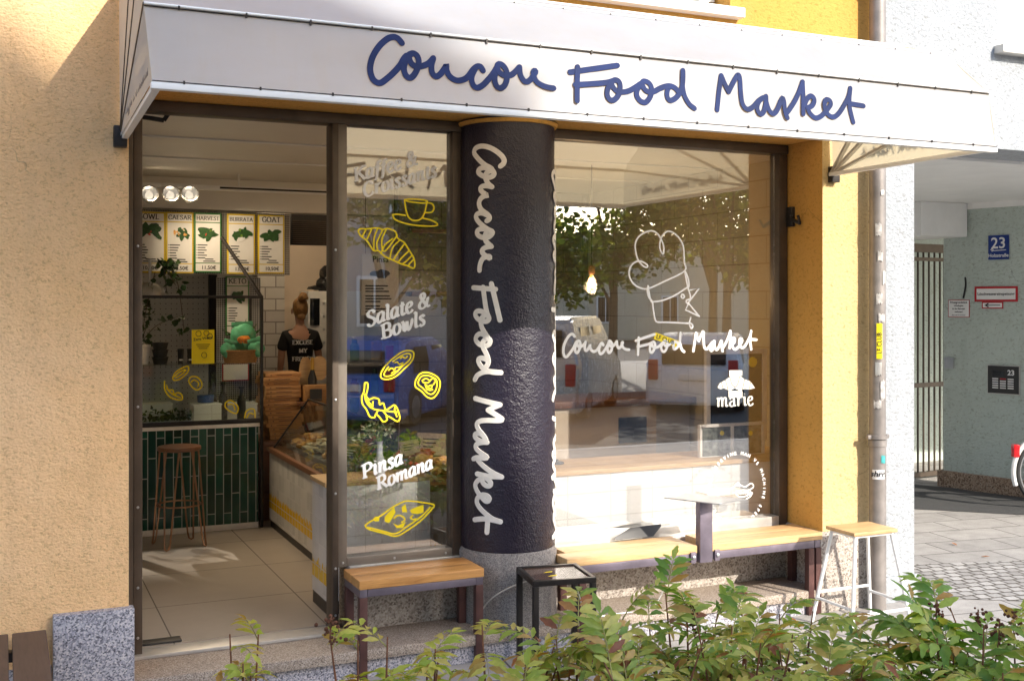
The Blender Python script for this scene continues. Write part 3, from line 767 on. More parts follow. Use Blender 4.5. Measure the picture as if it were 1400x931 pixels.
# ================================================================== SHOP FRONT
sf = thing("storefront", "bronze framed shop front of one open doorway and two tall windows", "shop front", (2.6, 0, .15))
GT, GB = 2.876, .547
fm = MB()
fm.box(.540, .585, -.075, .06, .15, SOF - .002, .004); fm.box(.588, .632, -.05, .05, .15, SOF - .004, .004)         # jamb
fm.box(.585, 4.617, -.055, .055, GT, SOF - .003, .004)                                                      # head
fm.box(1.598, 1.632, -.065, .06, .15, GT - .001, .003)
fm.box(2.292, 2.36, -.05, .05, .50, GT - .001, .004)
fm.box(2.78, 2.905, -.05, .05, .47, GT - .001, .004)
fm.box(4.546, 4.612, -.05, .05, .47, GT - .001, .004)
fm.build("frame", M['bronze'], sf)
f2 = MB(); f2.box(1.634, 1.683, -.05, .05, .50, GT - .001, .004); f2.box(1.684, 2.291, -.05, .05, .50, GB, .004)
f2.build("post", M['bronze_light'], sf)
sl = MB(); sl.box(2.906, 4.545, -.05, .05, .47, GB, .004); sl.box(2.80, 4.60, -.085, -.051, .455, .49, .004); sl.box(1.69, 2.36, -.07, -.051, .487, .505, .003)
sl.build("sill", M['alu'], sf)
th = MB(); th.box(.56, 1.60, -.09, .05, .151, .168, .003); th.build("threshold", M['alu'], sf)
MB().box(1.686, 2.290, -.004, .004, GB + .001, GT - .002).build("small_pane", M['glass'], sf)
MB().box(2.907, 4.544, -.004, .004, GB + .001, GT - .002).build("large_pane", M['glass'], sf)
def screw(x_, y_, z_): MB().lathe([(.007, 0), (.006, .004), (.002, .005)], (0, 0, 0), 10, Matrix.Translation((x_, y_, z_)) @ Matrix.Rotation(R(90), 4, 'X')).build("screw", M['steel'], sf)
for x_ in (1.66, 1.95, 2.25): screw(x_, -.0505, .522)
for z_ in (.25, .5, .9, 1.4, 2.2): screw(1.615, -.0655, z_); screw(.61, -.0505, z_)
cl = MB(); cl.box(4.598, 4.635, -.115, -.051, W(1066, 310, y=-.06).z, W(1066, 283, y=-.06).z, .006); zc = W(1070, 299, y=-.1).z
cl.beam((4.60, -.10, zc), (4.60, -.19, zc - .035), .022, .022, .006); cl.beam((4.60, -.19, zc - .035), (4.575, -.20, zc + .015), .015, .015, .004)
cl.build("latch", M['dark_metal'], sf)
dc = MB(); zt = W(235, 158, y=.10).z
a0, a1, a2 = W(196, 158, y=.12), W(224, 165, y=.12), W(236, 152, y=.12)
dc.beam(a0 + Vector((-.1, 0, 0)), a1, .018, .022); dc.beam(a1, a2 + Vector((0, 0, .02)), .018, .022)
dc.build("door_closer_arm", M['dark_metal'], sf)
mt = MB(); mt.box(.60, .84, .07, .15, .171, .181, .003); solo(mt, "door_mat", M['black'], "small black mat just inside the threshold by the left jamb", "door mat")
vt = MB(); q = [W(841, 738, y=-.09), W(893, 733, y=-.09), W(904, 719, y=-.052), W(862, 724, y=-.052)]
vt.prism(q, (0, .004, .012)); solo(vt, "black_tray", M['black'], "thin black tray leaning on the sill of the large window", "tray")
# ================================================================== HANDWRITTEN SIGN
def _u(pts, ox, oy, s): return [(ox + p / s, oy + q / s) for p, q in pts]
SIGN = []
for pts in (
 [(297,98),(270,68),(238,56),(195,70),(145,115),(105,175),(85,235),(82,290),(98,340),(125,365),(155,368),(195,340),(240,300),(285,250),(310,205),(333,180)],
 [(352,172),(325,212),(312,265),(322,312),(350,335),(378,318),(402,275),(413,225),(402,185),(375,167),(352,178),(348,205),(366,240),(400,258),(442,252),(480,235),(503,212),(512,200)],
 [(512,200),(500,250),(505,300),(530,325),(560,310),(590,270),(602,248),(602,280),(625,325),(670,352),(715,348),(750,325),(785,278),(812,257),(836,260),(855,290)],
 [(800,268),(778,315),(775,355),(790,390),(815,402),(850,385),(890,345),(925,300),(945,265),(958,243)],
 [(952,248),(936,300),(932,350),(945,390),(970,405),(1000,385),(1015,340),(1012,290),(990,255),(962,240),(948,258),(962,295),(1000,318),(1045,314),(1075,290),(1100,262)],
 [(1100,262),(1108,315),(1130,352),(1152,362),(1178,345),(1200,312),(1211,293),(1204,285),(1194,300),(1203,335),(1220,362),(1255,385),(1297,400),(1335,405)]):
    SIGN.append(_u(pts, 490, 40, 5))
for pts in (
 [(205,155),(202,320),(200,480)], [(135,205),(360,172),(588,140)], [(185,325),(420,310),(500,300),(545,287),(575,278),(605,300),(615,350),(600,420),(570,460),(535,475),(505,455),(490,410),(500,355),(530,305)],
 [(532,310),(552,352),(585,385),(630,394),(690,386),(745,358),(800,322),(820,312)],
 [(800,340),(776,375),(772,425),(795,468),(830,492),(862,490),(895,450),(911,400),(910,345),(885,305),(845,290),(825,305),(828,335),(852,375),(890,395),(940,388),(990,362),(1040,342),(1092,335),(1138,353),(1172,390)],
 [(1088,340),(1068,375),(1062,425),(1075,465),(1100,475),(1142,455),(1182,410),(1206,350),(1215,280),(1213,190)], [(1213,190),(1211,300),(1216,370),(1236,440),(1275,510),(1325,550)]):
    SIGN.append(_u(pts, 760, 70, 7))
for pts in (
 [(118,412),(134,270),(150,140)], [(150,140),(178,205),(210,268)], [(210,268),(245,195),(282,135),(297,170),(305,270),(318,350),(340,395),(370,408),(410,385),(450,340),(488,315)],
 [(475,320),(448,352),(438,395),(450,435),(473,445),(495,415),(507,360),(508,305)], [(508,305),(513,350),(530,408),(555,440),(580,435),(605,395),(630,335),(642,318),(652,345),(655,400),(665,450),(678,480)],
 [(668,440),(692,412),(732,352),(770,275),(799,190)], [(799,190),(806,300),(804,445)], [(815,375),(835,328),(862,302),(886,315),(892,345),(875,380),(840,396)],
 [(838,398),(860,440),(900,475),(940,467),(980,432),(1012,390),(1025,365),(1018,340),(992,330),(975,358),(980,410),(1010,455),(1050,468),(1090,440),(1130,380),(1165,310),(1180,240)],
 [(1180,240),(1174,310),(1176,390),(1190,460),(1203,510)], [(1180,362),(1285,380)]):
    SIGN.append(_u(pts, 960, 80, 1400 / 240))
# unroll the writing to metres on the awning's valance (p along, q up)
VY0, VZ0, VY1, VZ1 = -1.832, 2.687, -1.80, 2.966
def unroll(u, v):
    y = VY0
    for _ in range(4):
        p = W(u, v, y=y); t = (p.z - VZ0) / (VZ1 - VZ0); y = VY0 + t * (VY1 - VY0)
    return (p.x, p.z - VZ0)
SIGN_M = [[unroll(*p) for p in s] for s in SIGN]
sx0 = min(p[0] for s in SIGN_M for p in s); sx1 = max(p[0] for s in SIGN_M for p in s)
SIGN_N = [[((p - sx0) / (sx1 - sx0), (q - .13) / (sx1 - sx0)) for p, q in s] for s in SIGN_M]     # unit length, q about the middle
SW = .0135                                                                      # pen width of the unit writing

# ================================================================== AWNING
aw = thing("awning", "white basket awning with hand lettered front over the shop", "awning", (2.5, -1.0, 2.7))
# bows: (y, z, x left, x right) from the lowest, horizontal one to the wall
bows = [(VY0, VZ0, .471, 4.486), (VY1, VZ1, .447, 4.47), (-1.50, 3.215, .462, 4.50), (-1.12, 3.345, .475, 4.56), (FY - .01, 3.40, .49, 4.66)]
pvL, pvR = Vector((.495, FY - .015, 2.69)), Vector((4.69, FY - .015, 2.712))
def bow_pts(i):
    y, z, xl, xr = bows[i]; return Vector((xl, y, z)), Vector((xr, y, z))
T = .0035
for i in range(4):
    mb = MB(); nx = 90; nq = 8
    (l0, r0), (l1, r1) = bow_pts(i), bow_pts(i + 1)
    vs = []; fs = []
    nrm = Vector((0, -(l1.z - l0.z), (l1.y - l0.y))).normalized()
    if nrm.z < -.3 or nrm.y > 0: nrm = -nrm
    for side in (0, 1):
        for a in range(nx + 1):
            for b_ in range(nq + 1):
                s, t = a / nx, b_ / nq
                p = l0.lerp(r0, s).lerp(l1.lerp(r1, s), t)
                sag = -.010 * math.sin(math.pi * t) * (1 + .5 * math.sin(s * 23 + i)) if i else -.004 * math.sin(math.pi * t)
                wr = .007 * mnoise.noise(Vector((p.x * 2.6 + i * 9, p.z * 5, p.y * 5))) + .003 * mnoise.noise(Vector((p.x * 9, p.z * 14 + i, 0)))
                vs.append(p + nrm * (sag + wr * math.sin(math.pi * t) - side * T))
    N1 = (nx + 1) * (nq + 1)
    for a in range(nx):
        for b_ in range(nq):
            k0 = a * (nq + 1) + b_; q4 = (k0, k0 + nq + 1, k0 + nq + 2, k0 + 1)
            fs.append(q4)
    ring = [a * (nq + 1) for a in range(nx + 1)] + [nx * (nq + 1) + b_ for b_ in range(1, nq + 1)] + [a * (nq + 1) + nq for a in range(nx - 1, -1, -1)] + [b_ for b_ in range(nq - 1, 0, -1)]
    vs = vs[:N1]
    mb.add(vs, fs)
    o = mb.build(("valance", "canopy_panel", "canopy_panel", "canopy_panel")[i], M['awning'], aw)
    # the hem over the bow
    MB().tube([l1 + nrm * .002, r1 + nrm * .002], .0055, 8).build("seam", M['white_paint'] if i != 0 else M['white_paint'], aw)
    if i < 3:
        st_ = MB(); st_.tube([l1 + nrm * .004 + Vector((0, 0, -.010)), r1 + nrm * .004 + Vector((0, 0, -.010))], .0022, 6)
        kk = 17
        for q_ in range(kk):
            c = l1.lerp(r1, (q_ + .5) / kk) + nrm * .004; st_.box(c.x - .0035, c.x + .0035, c.y - .004, c.y + .004, c.z - .014 - .003 * (q_ % 3), c.z + .001)
        st_.build("lacing", M['dark_metal'], aw)
for side, pv in ((0, pvL), (1, pvR)):
    mb = MB(); pts = [bow_pts(i)[side] for i in range(5)]
    for i in range(4):
        mb.add([pv, pts[i], pts[i + 1]], [(0, 1, 2)])
    mb.build("side_panel", M['awning'], aw)
    hm = MB()
    for i in range(1, 4): hm.tube([pv.lerp(pts[i], .05), pts[i]], .0045, 6)
    hm.build("side_seam", M['dark_metal'] if side == 0 else M['white_paint'], aw)
for i in range(4):
    l, r = bow_pts(i); ins = Vector((0, .018, -.006))
    s_ = .022 if i == 0 else .016
    mb = MB()
    a_, b_, c_, d_ = pvL + Vector((.02, 0, 0)), l + ins + Vector((.02, 0, 0)), r + ins - Vector((.02, 0, 0)), pvR - Vector((.02, 0, 0))
    mb.beam(a_, b_, s_, s_ * 1.3, .003, Vector((1, 0, 0))); mb.beam(b_, c_, s_, s_ * 1.3, .003); mb.beam(c_, d_, s_, s_ * 1.3, .003, Vector((1, 0, 0)))
    mb.build("bow", M['white_paint'] if i == 0 else M['alu'], aw)
lb = MB(); l, r = bow_pts(0); lb.box(l.x - .004, r.x + .004, l.y - .008, l.y + .03, l.z - .024, l.z + .0, .004); lb.build("front_bar", M['white_paint'], aw)
lt = MB(); lt.tube([l + Vector((0, -.006, .004)), r + Vector((0, -.006, .004))], .0018, 6)
for q_ in range(15):
    c = l.lerp(r, (q_ + .4) / 15); lt.box(c.x - .003, c.x + .003, c.y - .012, c.y - .004, c.z - .002, c.z + .010)
lt.build("lacing", M['dark_metal'], aw)
for pv in (pvL, pvR):
    br = MB(); br.box(pv.x - .03, pv.x + .03, pv.y - .03, FY - .001, pv.z - .05, pv.z + .05, .006); br.lathe([(.018, -.03), (.018, .03)], (0, 0, 0), 12, Matrix.Translation(pv) @ Matrix.Rotation(R(90), 4, 'Y')); br.build("bracket", M['dark_metal'], aw)
def wr_at(x, t):
    t = max(0, min(1, t)); z = VZ0 + (VZ1 - VZ0) * t; y = VY0 + (VY1 - VY0) * t
    return -abs(.007 * mnoise.noise(Vector((x * 2.6, z * 5, y * 5))) + .003 * mnoise.noise(Vector((x * 9, z * 14, 0)))) * math.sin(math.pi * t) - .0015
def valance_fn(p, q, h):
    t = q / (VZ1 - VZ0); sag = -.004 * math.sin(math.pi * max(0, min(1, t)))
    return Vector((p, VY0 + (VY1 - VY0) * t - sag - .0012 - h - max(0, -wr_at(p, t)) , VZ0 + q))
mb = MB()
for s in SIGN_M: stroke(mb, s, .0245, valance_fn, .0015, 6, len(s) > 3)
mb.build("lettering", M['blue_vinyl'], aw)
# words on the left cheek
mb = MB(); e1 = (bow_pts(0)[0] - pvL).normalized(); e2 = Vector((0, -e1.z, 0)) + Vector((0, 0, 1)); e2 = (e2 - e1 * e2.dot(e1)).normalized()
sfn = plane_fn(pvL + e1 * .38 + e2 * .045 + Vector((-.004, 0, 0)), e1, e2, (-1, 0, 0))
serif_text(mb, "Kaffee & Croissants", .115, sfn, .12, .2, .001)
sfn = plane_fn(pvL + e1 * .75 + e2 * .16 + Vector((-.004, 0, 0)), e1, e2, (-1, 0, 0))
serif_text(mb, "Salate & Bowls", .10, sfn, .12, .2, .001)
mb.build("side_lettering", plain("grey lettering", (.18, .17, .17), .5), aw)
# right cheek: the shop name in handwriting, read from outside
mb = MB(); e1 = (pvR - bow_pts(0)[1]).normalized(); e2 = Vector((0, 0, 1))
base = bow_pts(0)[1] + e1 * .22 + Vector((.006, 0, .10))
for s in SIGN_N: stroke(mb, [(p * .9, q * .9) for p, q in s], .011, plane_fn(base, e1, e2, (1, 0, 0)), .002, 6, len(s) > 3)
mb.build("side_lettering", M['blue_vinyl'], aw)

# lettering on the pillar: runs downwards, letter tops to the right
def pillar_fn(ang0, ztop, L):
    def fn(p, q, h):
        a = ang0 + q / (CR + .002); r = CR + .0035 + h
        return Vector((CX + r * math.cos(a), CY + r * math.sin(a), ztop - p))
    return fn
zt0, zt1 = W(655, 197, y=-.33).z, W(660, 731, y=-.33).z
PL = zt0 - zt1
view_a = math.atan2(-CAM_D - CY, -CX)
for ang, dz in ((view_a - .50, 0), (view_a + 1.42, -.12)):
    mb = MB()
    for s in SIGN_N: stroke(mb, [(p * PL, q * PL * 1.12 ) for p, q in s], SW * PL * 1.0, pillar_fn(ang, zt0 + dz, PL), .0025, 6, len(s) > 3)
    mb.build("lettering", M['cream_paint'], pil)

# ------------------------------------------------------------------ lettering and drawings on the glass
GY = -.0052
def gl(u, v): p = W(u, v, y=GY); return (p.x, p.z)
gfn = plane_fn((0, GY, 0), (1, 0, 0), (0, 0, 1), (0, -1, 0))
def pix_strokes(mb, lists, ox, oy, s, w, thick=.0012, smooth=True):
    for pts in lists: stroke(mb, [gl(ox + p / s, oy + q / s) for p, q in pts], w, gfn, thick, 6, smooth, None, 4)
# large window: shop name
x0, zb = gl(770, 489); x1, _ = gl(1034, 478)
mb = MB()
for s in SIGN_N: stroke(mb, [(x0 + p * (x1 - x0), zb + .052 + p * .02 + q * (x1 - x0) * 1.25) for p, q in s], .0175, gfn, .0012, 6, len(s) > 3)
mb.build("window_lettering", M['white_vinyl'], sf)
# chef's hat drawn in one line
hat = [[(290,244),(272,215),(270,170),(285,120),(318,88),(355,90),(400,125),(430,175),(440,230),(442,300),(445,365),(310,435),(185,490),(120,480),(75,445),(52,390),(62,335),(100,300),(145,300),(182,325),(175,340),(145,325),(115,285),(100,235),(95,180),(115,130),(160,95),(215,82),(255,105),(280,145),(297,195),(296,240)],
       [(185,470),(205,575),(230,582),(300,570),(380,535),(465,480)], [(190,475),(180,500),(190,550),(215,580),(222,630),(232,690),(248,725),(320,728),(470,735)],
       [(445,370),(455,420),(468,480),(475,470),(470,420),(450,370)], [(488,695),(478,735),(490,770),(502,755),(490,735),(475,730)],
       [(470,490),(485,540),(480,565),(460,570),(455,585),(470,600)], [(440,535),(428,530),(420,545),(432,558),(444,545),(425,530)]]
star = [[(470,600),(450,640),(548,686)], [(548,686),(470,590)], [(470,590),(548,487),(485,500)]]
mb = MB(); pix_strokes(mb, hat, 850, 300, 621 / 120, .0105); pix_strokes(mb, star, 850, 300, 621 / 120, .0105, .0012, False)
mb.build("hat_drawing", M['white_vinyl'], sf)
# yellow strip sticker
mb = MB(); A, B = gl(895, 459), gl(928, 471); d = Vector((B[0] - A[0], 0, B[1] - A[1])).normalized(); nn = Vector((-d.z, 0, d.x))
stp = MB(); stp.prism([Vector((A[0], GY, A[1])) + nn * .021, Vector((A[0], GY, A[1])) - nn * .021, Vector((B[0], GY, B[1])) - nn * .021, Vector((B[0], GY, B[1])) + nn * .021], (0, -.001, 0))
so = stp.build("yellow_sticker", M['yellow_vinyl'], sf)
tx = MB(); text_into(tx, "LF CLUB", .036, plane_fn(Vector((A[0], GY - .0012, A[1])) + d * .012 - nn * .012, d, nn, (0, -1, 0)), 'LEFT', .02); tx.build("print", M['ink'], so)
# roaster's round badge
bx, bz = gl(1008, 668); br_ = gl(1046, 660)[0] - bx
mb = MB(); word = "PROUDLY SERVING MAN VS MACHINE SPECIALTY COFFEE "
for i, ch in enumerate(word):
    a = R(200) - 2 * math.pi * i / len(word)
    if ch == ' ': continue
    o = Vector((bx + br_ * math.cos(a) * .93, GY - .0002, bz + br_ * math.sin(a)))
    ux = Vector((math.sin(a), 0, -math.cos(a))); uz = Vector((math.cos(a), 0, math.sin(a)))
    text_into(mb, ch, .030, plane_fn(o, ux, uz, (0, -1, 0)), 'CENTER', .03)
mb.build("badge_lettering", M['white_vinyl'], sf)
mb = MB()
croc = [[(-.72,-.12),(-.45,.02),(-.2,.05),(0,.22),(.12,.14),(.35,.05),(.62,.16),(.72,.02),(.5,-.08),(.2,-.06),(-.1,-.12)], [(-.1,-.12),(.1,-.3),(.45,-.28),(.66,-.18),(.58,-.32),(.3,-.42),(-.05,-.4),(-.4,-.38),(-.72,-.3)], [(-.02,.1),(.05,.15),(.1,.1)]]
for c in croc: stroke(mb, [(bx + p * br_ * .8, bz + q * br_ * .8) for p, q in c], .007, gfn, .001)
for k in range(7): stroke(mb, [(bx + (.1 + k * .08) * br_ * .8, bz - .1 * br_), (bx + (.13 + k * .08) * br_ * .8, bz - .17 * br_)], .006, gfn, .001)
mb.build("badge_crocodile", M['white_vinyl'], sf)
# 'marie' with a croissant over a plain white block
mb = MB()
mx, mz = gl(1005, 555); mw = gl(1030, 556)[0] - gl(981, 557)[0]
serif_text(mb, "märie", mw / 2.45, plane_fn((mx + .005, GY, mz), (1, 0, 0), (-.12, 0, 1), (0, -1, 0)), .12, 0, .0012, .35, .015, True, .2)
k = 372 / 100
def gv(p, q): a_, b_ = gl(960 + p / k, 470 + q / k); return Vector((a_, GY, b_))
mb.prism([gv(138, 135), gv(203, 135), gv(203, 162), gv(138, 165)], (0, -.001, 0)); mb.prism([gv(134, 240), gv(204, 240), gv(204, 272), gv(134, 272)], (0, -.001, 0))
mb.prism([gv(p, q) for p, q in ((78,222),(90,200),(118,185),(140,168),(165,160),(190,163),(215,180),(245,192),(268,225),(238,232),(215,228),(192,240),(165,225),(140,240),(112,226),(92,230))], (0, -.0012, 0))
mb.build("croissant_badge", plain("cream vinyl", (.80, .78, .70), .5, 0, .03), sf)
mb = MB()
for c in ([(140,168),(150,205),(165,222)], [(190,165),(180,205),(165,222)], [(118,186),(125,210),(130,232)], [(215,182),(210,205),(204,232)], [(98,198),(105,226)], [(245,195),(240,228)]): stroke(mb, [(gv(*p).x, gv(*p).z) for p in c], .005, plane_fn((0, GY - .0013, 0), (1, 0, 0), (0, 0, 1), (0, -1, 0)), .0006)
mb.build("croissant_lines", M['bronze'], sf)
# small window drawings, in yellow line
S6 = 776 / 150; S7 = 735 / 150; S8 = 873 / 150
mb = MB()
pix_strokes(mb, [[(430,380),(470,375),(540,378),(590,388),(575,402),(520,400),(460,392),(432,382)], [(430,385),(440,450),(460,505),(500,527),(545,515),(572,470),(588,392)], [(588,400),(625,408),(638,440),(620,468),(575,470)],
 [(345,485),(365,520),(440,548),(540,563),(640,565),(662,550),(620,525),(560,510)], [(345,485),(380,482),(435,490)]], 470, 200, S6, .0085)
mb.build("cup_drawing", M['yellow_vinyl'], sf)
mb = MB()
pix_strokes(mb, [[(100,600),(120,585),(175,585),(235,578),(275,590),(310,583),(365,605),(380,650),(425,680),(465,740),(498,800),(497,862),(450,845),(400,830),(345,805),(290,780),(245,740),(210,738),(165,670),(120,635),(100,600)],
 [(158,588),(130,640)], [(195,592),(165,655)], [(240,580),(215,650),(213,735)], [(275,592),(235,680),(240,735)], [(300,590),(270,660),(275,735),(300,735),(350,670),(378,630)], [(345,655),(290,700),(262,760)], [(395,665),(345,720),(325,800)], [(430,690),(385,750),(352,805)], [(462,740),(410,790),(382,825)], [(485,770),(440,815),(415,832)], [(497,800),(470,825),(455,848)]], 470, 200, S6, .0085)
mb.build("croissant_drawing", M['yellow_vinyl'], sf)
mb = MB()
pix_strokes(mb, [[(330,440),(395,395),(450,390),(470,410),(455,460),(400,515),(350,560),(300,580),(255,575),(248,545),(275,495),(330,440)], [(330,460),(400,415),(445,412),(440,450),(390,495),(330,550),(280,560),(270,540),(300,495)], [(300,520),(320,505),(335,515),(350,500)], [(340,470),(360,465),(370,480),(395,470)], [(380,440),(395,430),(410,440),(425,428)], [(320,540),(345,525),(360,530)], [(360,500),(380,495),(395,480)]], 470, 400, S7, .0075)
mb.build("avocado_drawing", M['yellow_vinyl'], sf)
mb = MB()
pix_strokes(mb, [[(480,590),(510,545),(560,535),(620,560),(645,600),(635,660),(600,705),(560,700),(520,660),(480,630),(480,590)], [(500,590),(520,562),(560,555),(610,575),(625,605),(615,655),(590,680),(560,672),(530,640),(500,615),(500,590)], [(525,590),(550,575),(575,590),(560,605),(530,600)], [(570,600),(595,575),(615,590),(600,615)], [(545,615),(560,650),(585,640),(590,620),(570,625)], [(575,655),(595,650)], [(552,620),(572,640)]], 470, 400, S7, .0085)
mb.build("egg_drawing", M['yellow_vinyl'], sf)
mb = MB()
pix_strokes(mb, [[(140,605),(135,660),(120,700),(125,745),(150,780),(175,830),(205,835),(215,815),(240,835),(265,865),(290,850),(285,825),(320,840),(360,862),(375,830),(345,755),(310,770),(280,785),(265,740),(240,750),(235,715),(200,705),(170,715),(150,690),(160,640),(158,605),(140,605)], [(140,680),(150,730),(190,775),(260,790),(360,800)], [(150,690),(165,730),(195,760)], [(190,775),(195,730)], [(230,785),(215,815)], [(260,790),(285,820)], [(345,760),(340,790),(355,830)]], 470, 400, S7, .0085)
mb.build("rocket_drawing", M['yellow_vinyl'], sf)
mb = MB()
pix_strokes(mb, [[(170,745),(210,715),(300,665),(380,605),(480,555),(540,552),(640,565),(715,580),(705,610),(620,700),(520,775),(420,830),(330,810),(200,775),(170,745)], [(195,760),(330,795),(410,810),(500,755),(620,670),(690,600)], [(400,690),(430,665),(470,675),(485,700),(460,720)], [(550,665),(530,685),(560,700),(570,690)]], 470, 590, S8, .0085)
mb2 = []
for poly in ([(235,690),(255,672),(285,680),(280,710),(245,715)], [(325,680),(350,650),(375,625),(400,600),(412,640),(385,690),(360,725),(325,715)], [(460,600),(490,575),(505,640),(465,640)], [(525,625),(560,605),(635,580),(635,640),(590,655),(540,650)], [(390,725),(430,745),(495,715),(470,765),(420,765)]):
    mb.prism([Vector((gl(470 + p / S8, 590 + q / S8)[0], GY, gl(470 + p / S8, 590 + q / S8)[1])) for p, q in poly], (0, -.0012, 0))
mb.build("flatbread_drawing", M['yellow_vinyl'], sf)
for words in ((("Kaffee &", 485, 249, .102), ("Croissants", 497, 270, .102)), (("Salate &", 502, 447, .108), ("Bowls", 522, 464, .108)), (("Pinsa", 496, 655, .105), ("Romana", 516, 670, .098))):
    mb = MB()
    for body, u, v, size in words:
        x_, z_ = gl(u, v); serif_text(mb, body, size, plane_fn((x_, GY, z_), (math.cos(R(17.5)), 0, math.sin(R(17.5))), (-math.sin(R(17.5)), 0, math.cos(R(17.5))), (0, -1, 0)), .185, .22, .0012, .42, .0, False, .2)
    mb.build("window_lettering", M['white_vinyl'], sf)
# ================================================================== STREET FURNITURE
# small oak bench by the door
bn = thing("bench", "short oak bench on brown steel legs below the narrow window", "bench", (2.0, -.25, 0))
BX0, BX1, BY0, BY1, BZ = 1.645, 2.333, -.405, -.112, .505
s_ = MB(); s_.box(BX0, BX1, BY0, BY0 + .145, BZ - .045, BZ, .004); s_.box(BX0, BX1, BY0 + .148, BY1, BZ - .045, BZ, .004); s_.build("seat", M['oak'], bn)
fr = MB()
for yy in (BY0 + .005, BY1 - .045): fr.box(BX0 + .045, BX1 - .045, yy, yy + .04, BZ - .086, BZ - .047, .003)
for xx in (BX0 + .004, BX1 - .044): fr.box(xx, xx + .04, BY0 + .006, BY1 - .006, BZ - .087, BZ - .046, .003)
fr.build("frame", M['violet_steel'], bn)
for xx in (BX0 + .003, BX1 - .045):
    MB().box(xx, xx + .042, BY0 + .004, BY0 + .046, .0, BZ - .088, .003).build("leg", M['red_brown'], bn)
    MB().box(xx, xx + .042, BY1 - .046, BY1 - .004, .151, BZ - .088, .003).build("leg", M['red_brown'], bn)

# long bench under the big window with a little steel table on a post
bl = thing("bench", "long pale oak bench under the large window with a small steel table on a post", "bench", (3.7, -.26, 0))
LX0, LX1 = 2.80, 4.60
xm0, xm1 = W(955, 757, y=-.41).x, W(973, 757, y=-.41).x
s_ = MB()
for xa, xb in ((LX0 + .03, xm0 - .005), (xm1 + .01, LX1)):
    s_.box(xa, xb, BY0, BY0 + .145, BZ - .045, BZ, .004); s_.box(max(xa, 2.895), xb, BY0 + .149, BY1 - .002, BZ - .045, BZ, .004)
s_.build("seat", M['oak_pale'], bl)
fr = MB(); fr.box(LX0 + .03, LX1 - .06, BY0 + .004, BY0 + .05, BZ - .092, BZ - .047, .003); fr.box(2.90, LX1 - .06, BY1 - .05, BY1 - .006, BZ - .092, BZ - .047, .003)
for xx in (2.91, LX1 - .055): fr.box(xx, xx + .042, BY0 + .006, BY1 - .008, BZ - .093, BZ - .046, .003)
for xx in (xm0 - .055, xm1 + .02): fr.box(xx, xx + .035, BY0 - .012, BY0 + .003, BZ - .10, BZ - .035, .003); 
fr.build("frame", M['violet_steel'], bl)
for xx in (xm0 - .037, xm1 + .037): MB().lathe([(.012, 0), (.012, .006), (.006, .009)], (0, 0, 0), 6, Matrix.Translation((xx, BY0 - .0125, BZ - .065)) @ Matrix.Rotation(R(90), 4, 'X')).build("bolt", M['steel'], bl)
ptop = W(967, 685, y=-.41).z
MB().box(xm0 + .002, xm1 - .004, BY0 - .02, BY0 + .028, BZ - .10, ptop, .003).build("post", M['violet_steel'], bl)
c = [W(908, 681, z=ptop + .004), W(984, 690, z=ptop + .004), W(1020, 683, z=ptop + .004), W(950, 676, z=ptop + .004)]
MB().prism(c, (0, 0, .006)).build("table_top", M['steel'], bl)
for xx, zz in ((LX1 - .10, 0), (LX1 - .045, 0), (2.912, 0)):
    MB().box(xx, xx + .042, BY0 + .006, BY0 + .048, 0, BZ - .094, .003).build("leg", M['red_brown'], bl)
    if xx != LX1 - .10: MB().box(xx, xx + .042, BY1 - .05, BY1 - .008, .151, BZ - .094, .003).build("leg", M['red_brown'], bl)

# white stool, tan top
ws = thing("stool", "white tube stool with a tan wooden seat by the drainpipe", "stool", (4.78, -.62, 0))
SZ = .585
sc4 = [W(1141, 723, z=SZ), W(1221, 726, z=SZ), W(1213, 717, z=SZ), W(1137, 715, z=SZ)]
cxs = sum((p for p in sc4), Vector()) / 4
hw, hd = .165, .125
MB().box(cxs.x - hw, cxs.x + hw, cxs.y - hd, cxs.y + hd, SZ - .022, SZ, .006).build("seat", M['oak_pale'], ws)
feet = []
for sx in (-1, 1):
    for sy in (-1, 1):
        a_ = Vector((cxs.x + sx * (hw - .03), cxs.y + sy * (hd - .025), SZ - .023)); b_ = Vector((cxs.x + sx * (hw + .06), cxs.y + sy * (hd + .05), .004)); feet.append((a_, b_))
        MB().tube([a_, b_], .0115, 10).build("leg", M['white_tube'], ws)
def at_z(f, z): a_, b_ = f; t = (a_.z - z) / (a_.z - b_.z); return a_.lerp(b_, t)
for z, prs in ((.15, ((0, 1), (2, 3))), (.115, ((0, 2),)), (.185, ((1, 3),))):
    for i, j in prs: MB().tube([at_z(feet[i], z), at_z(feet[j], z)], .009, 8).build("stretcher", M['white_tube'], ws)
tr_ = MB(); tr_.tube([at_z(feet[0], SZ - .03), at_z(feet[2], SZ - .03), at_z(feet[3], SZ - .03), at_z(feet[1], SZ - .03), at_z(feet[0], SZ - .03)], .008, 8); tr_.build("seat_frame", M['white_tube'], ws)

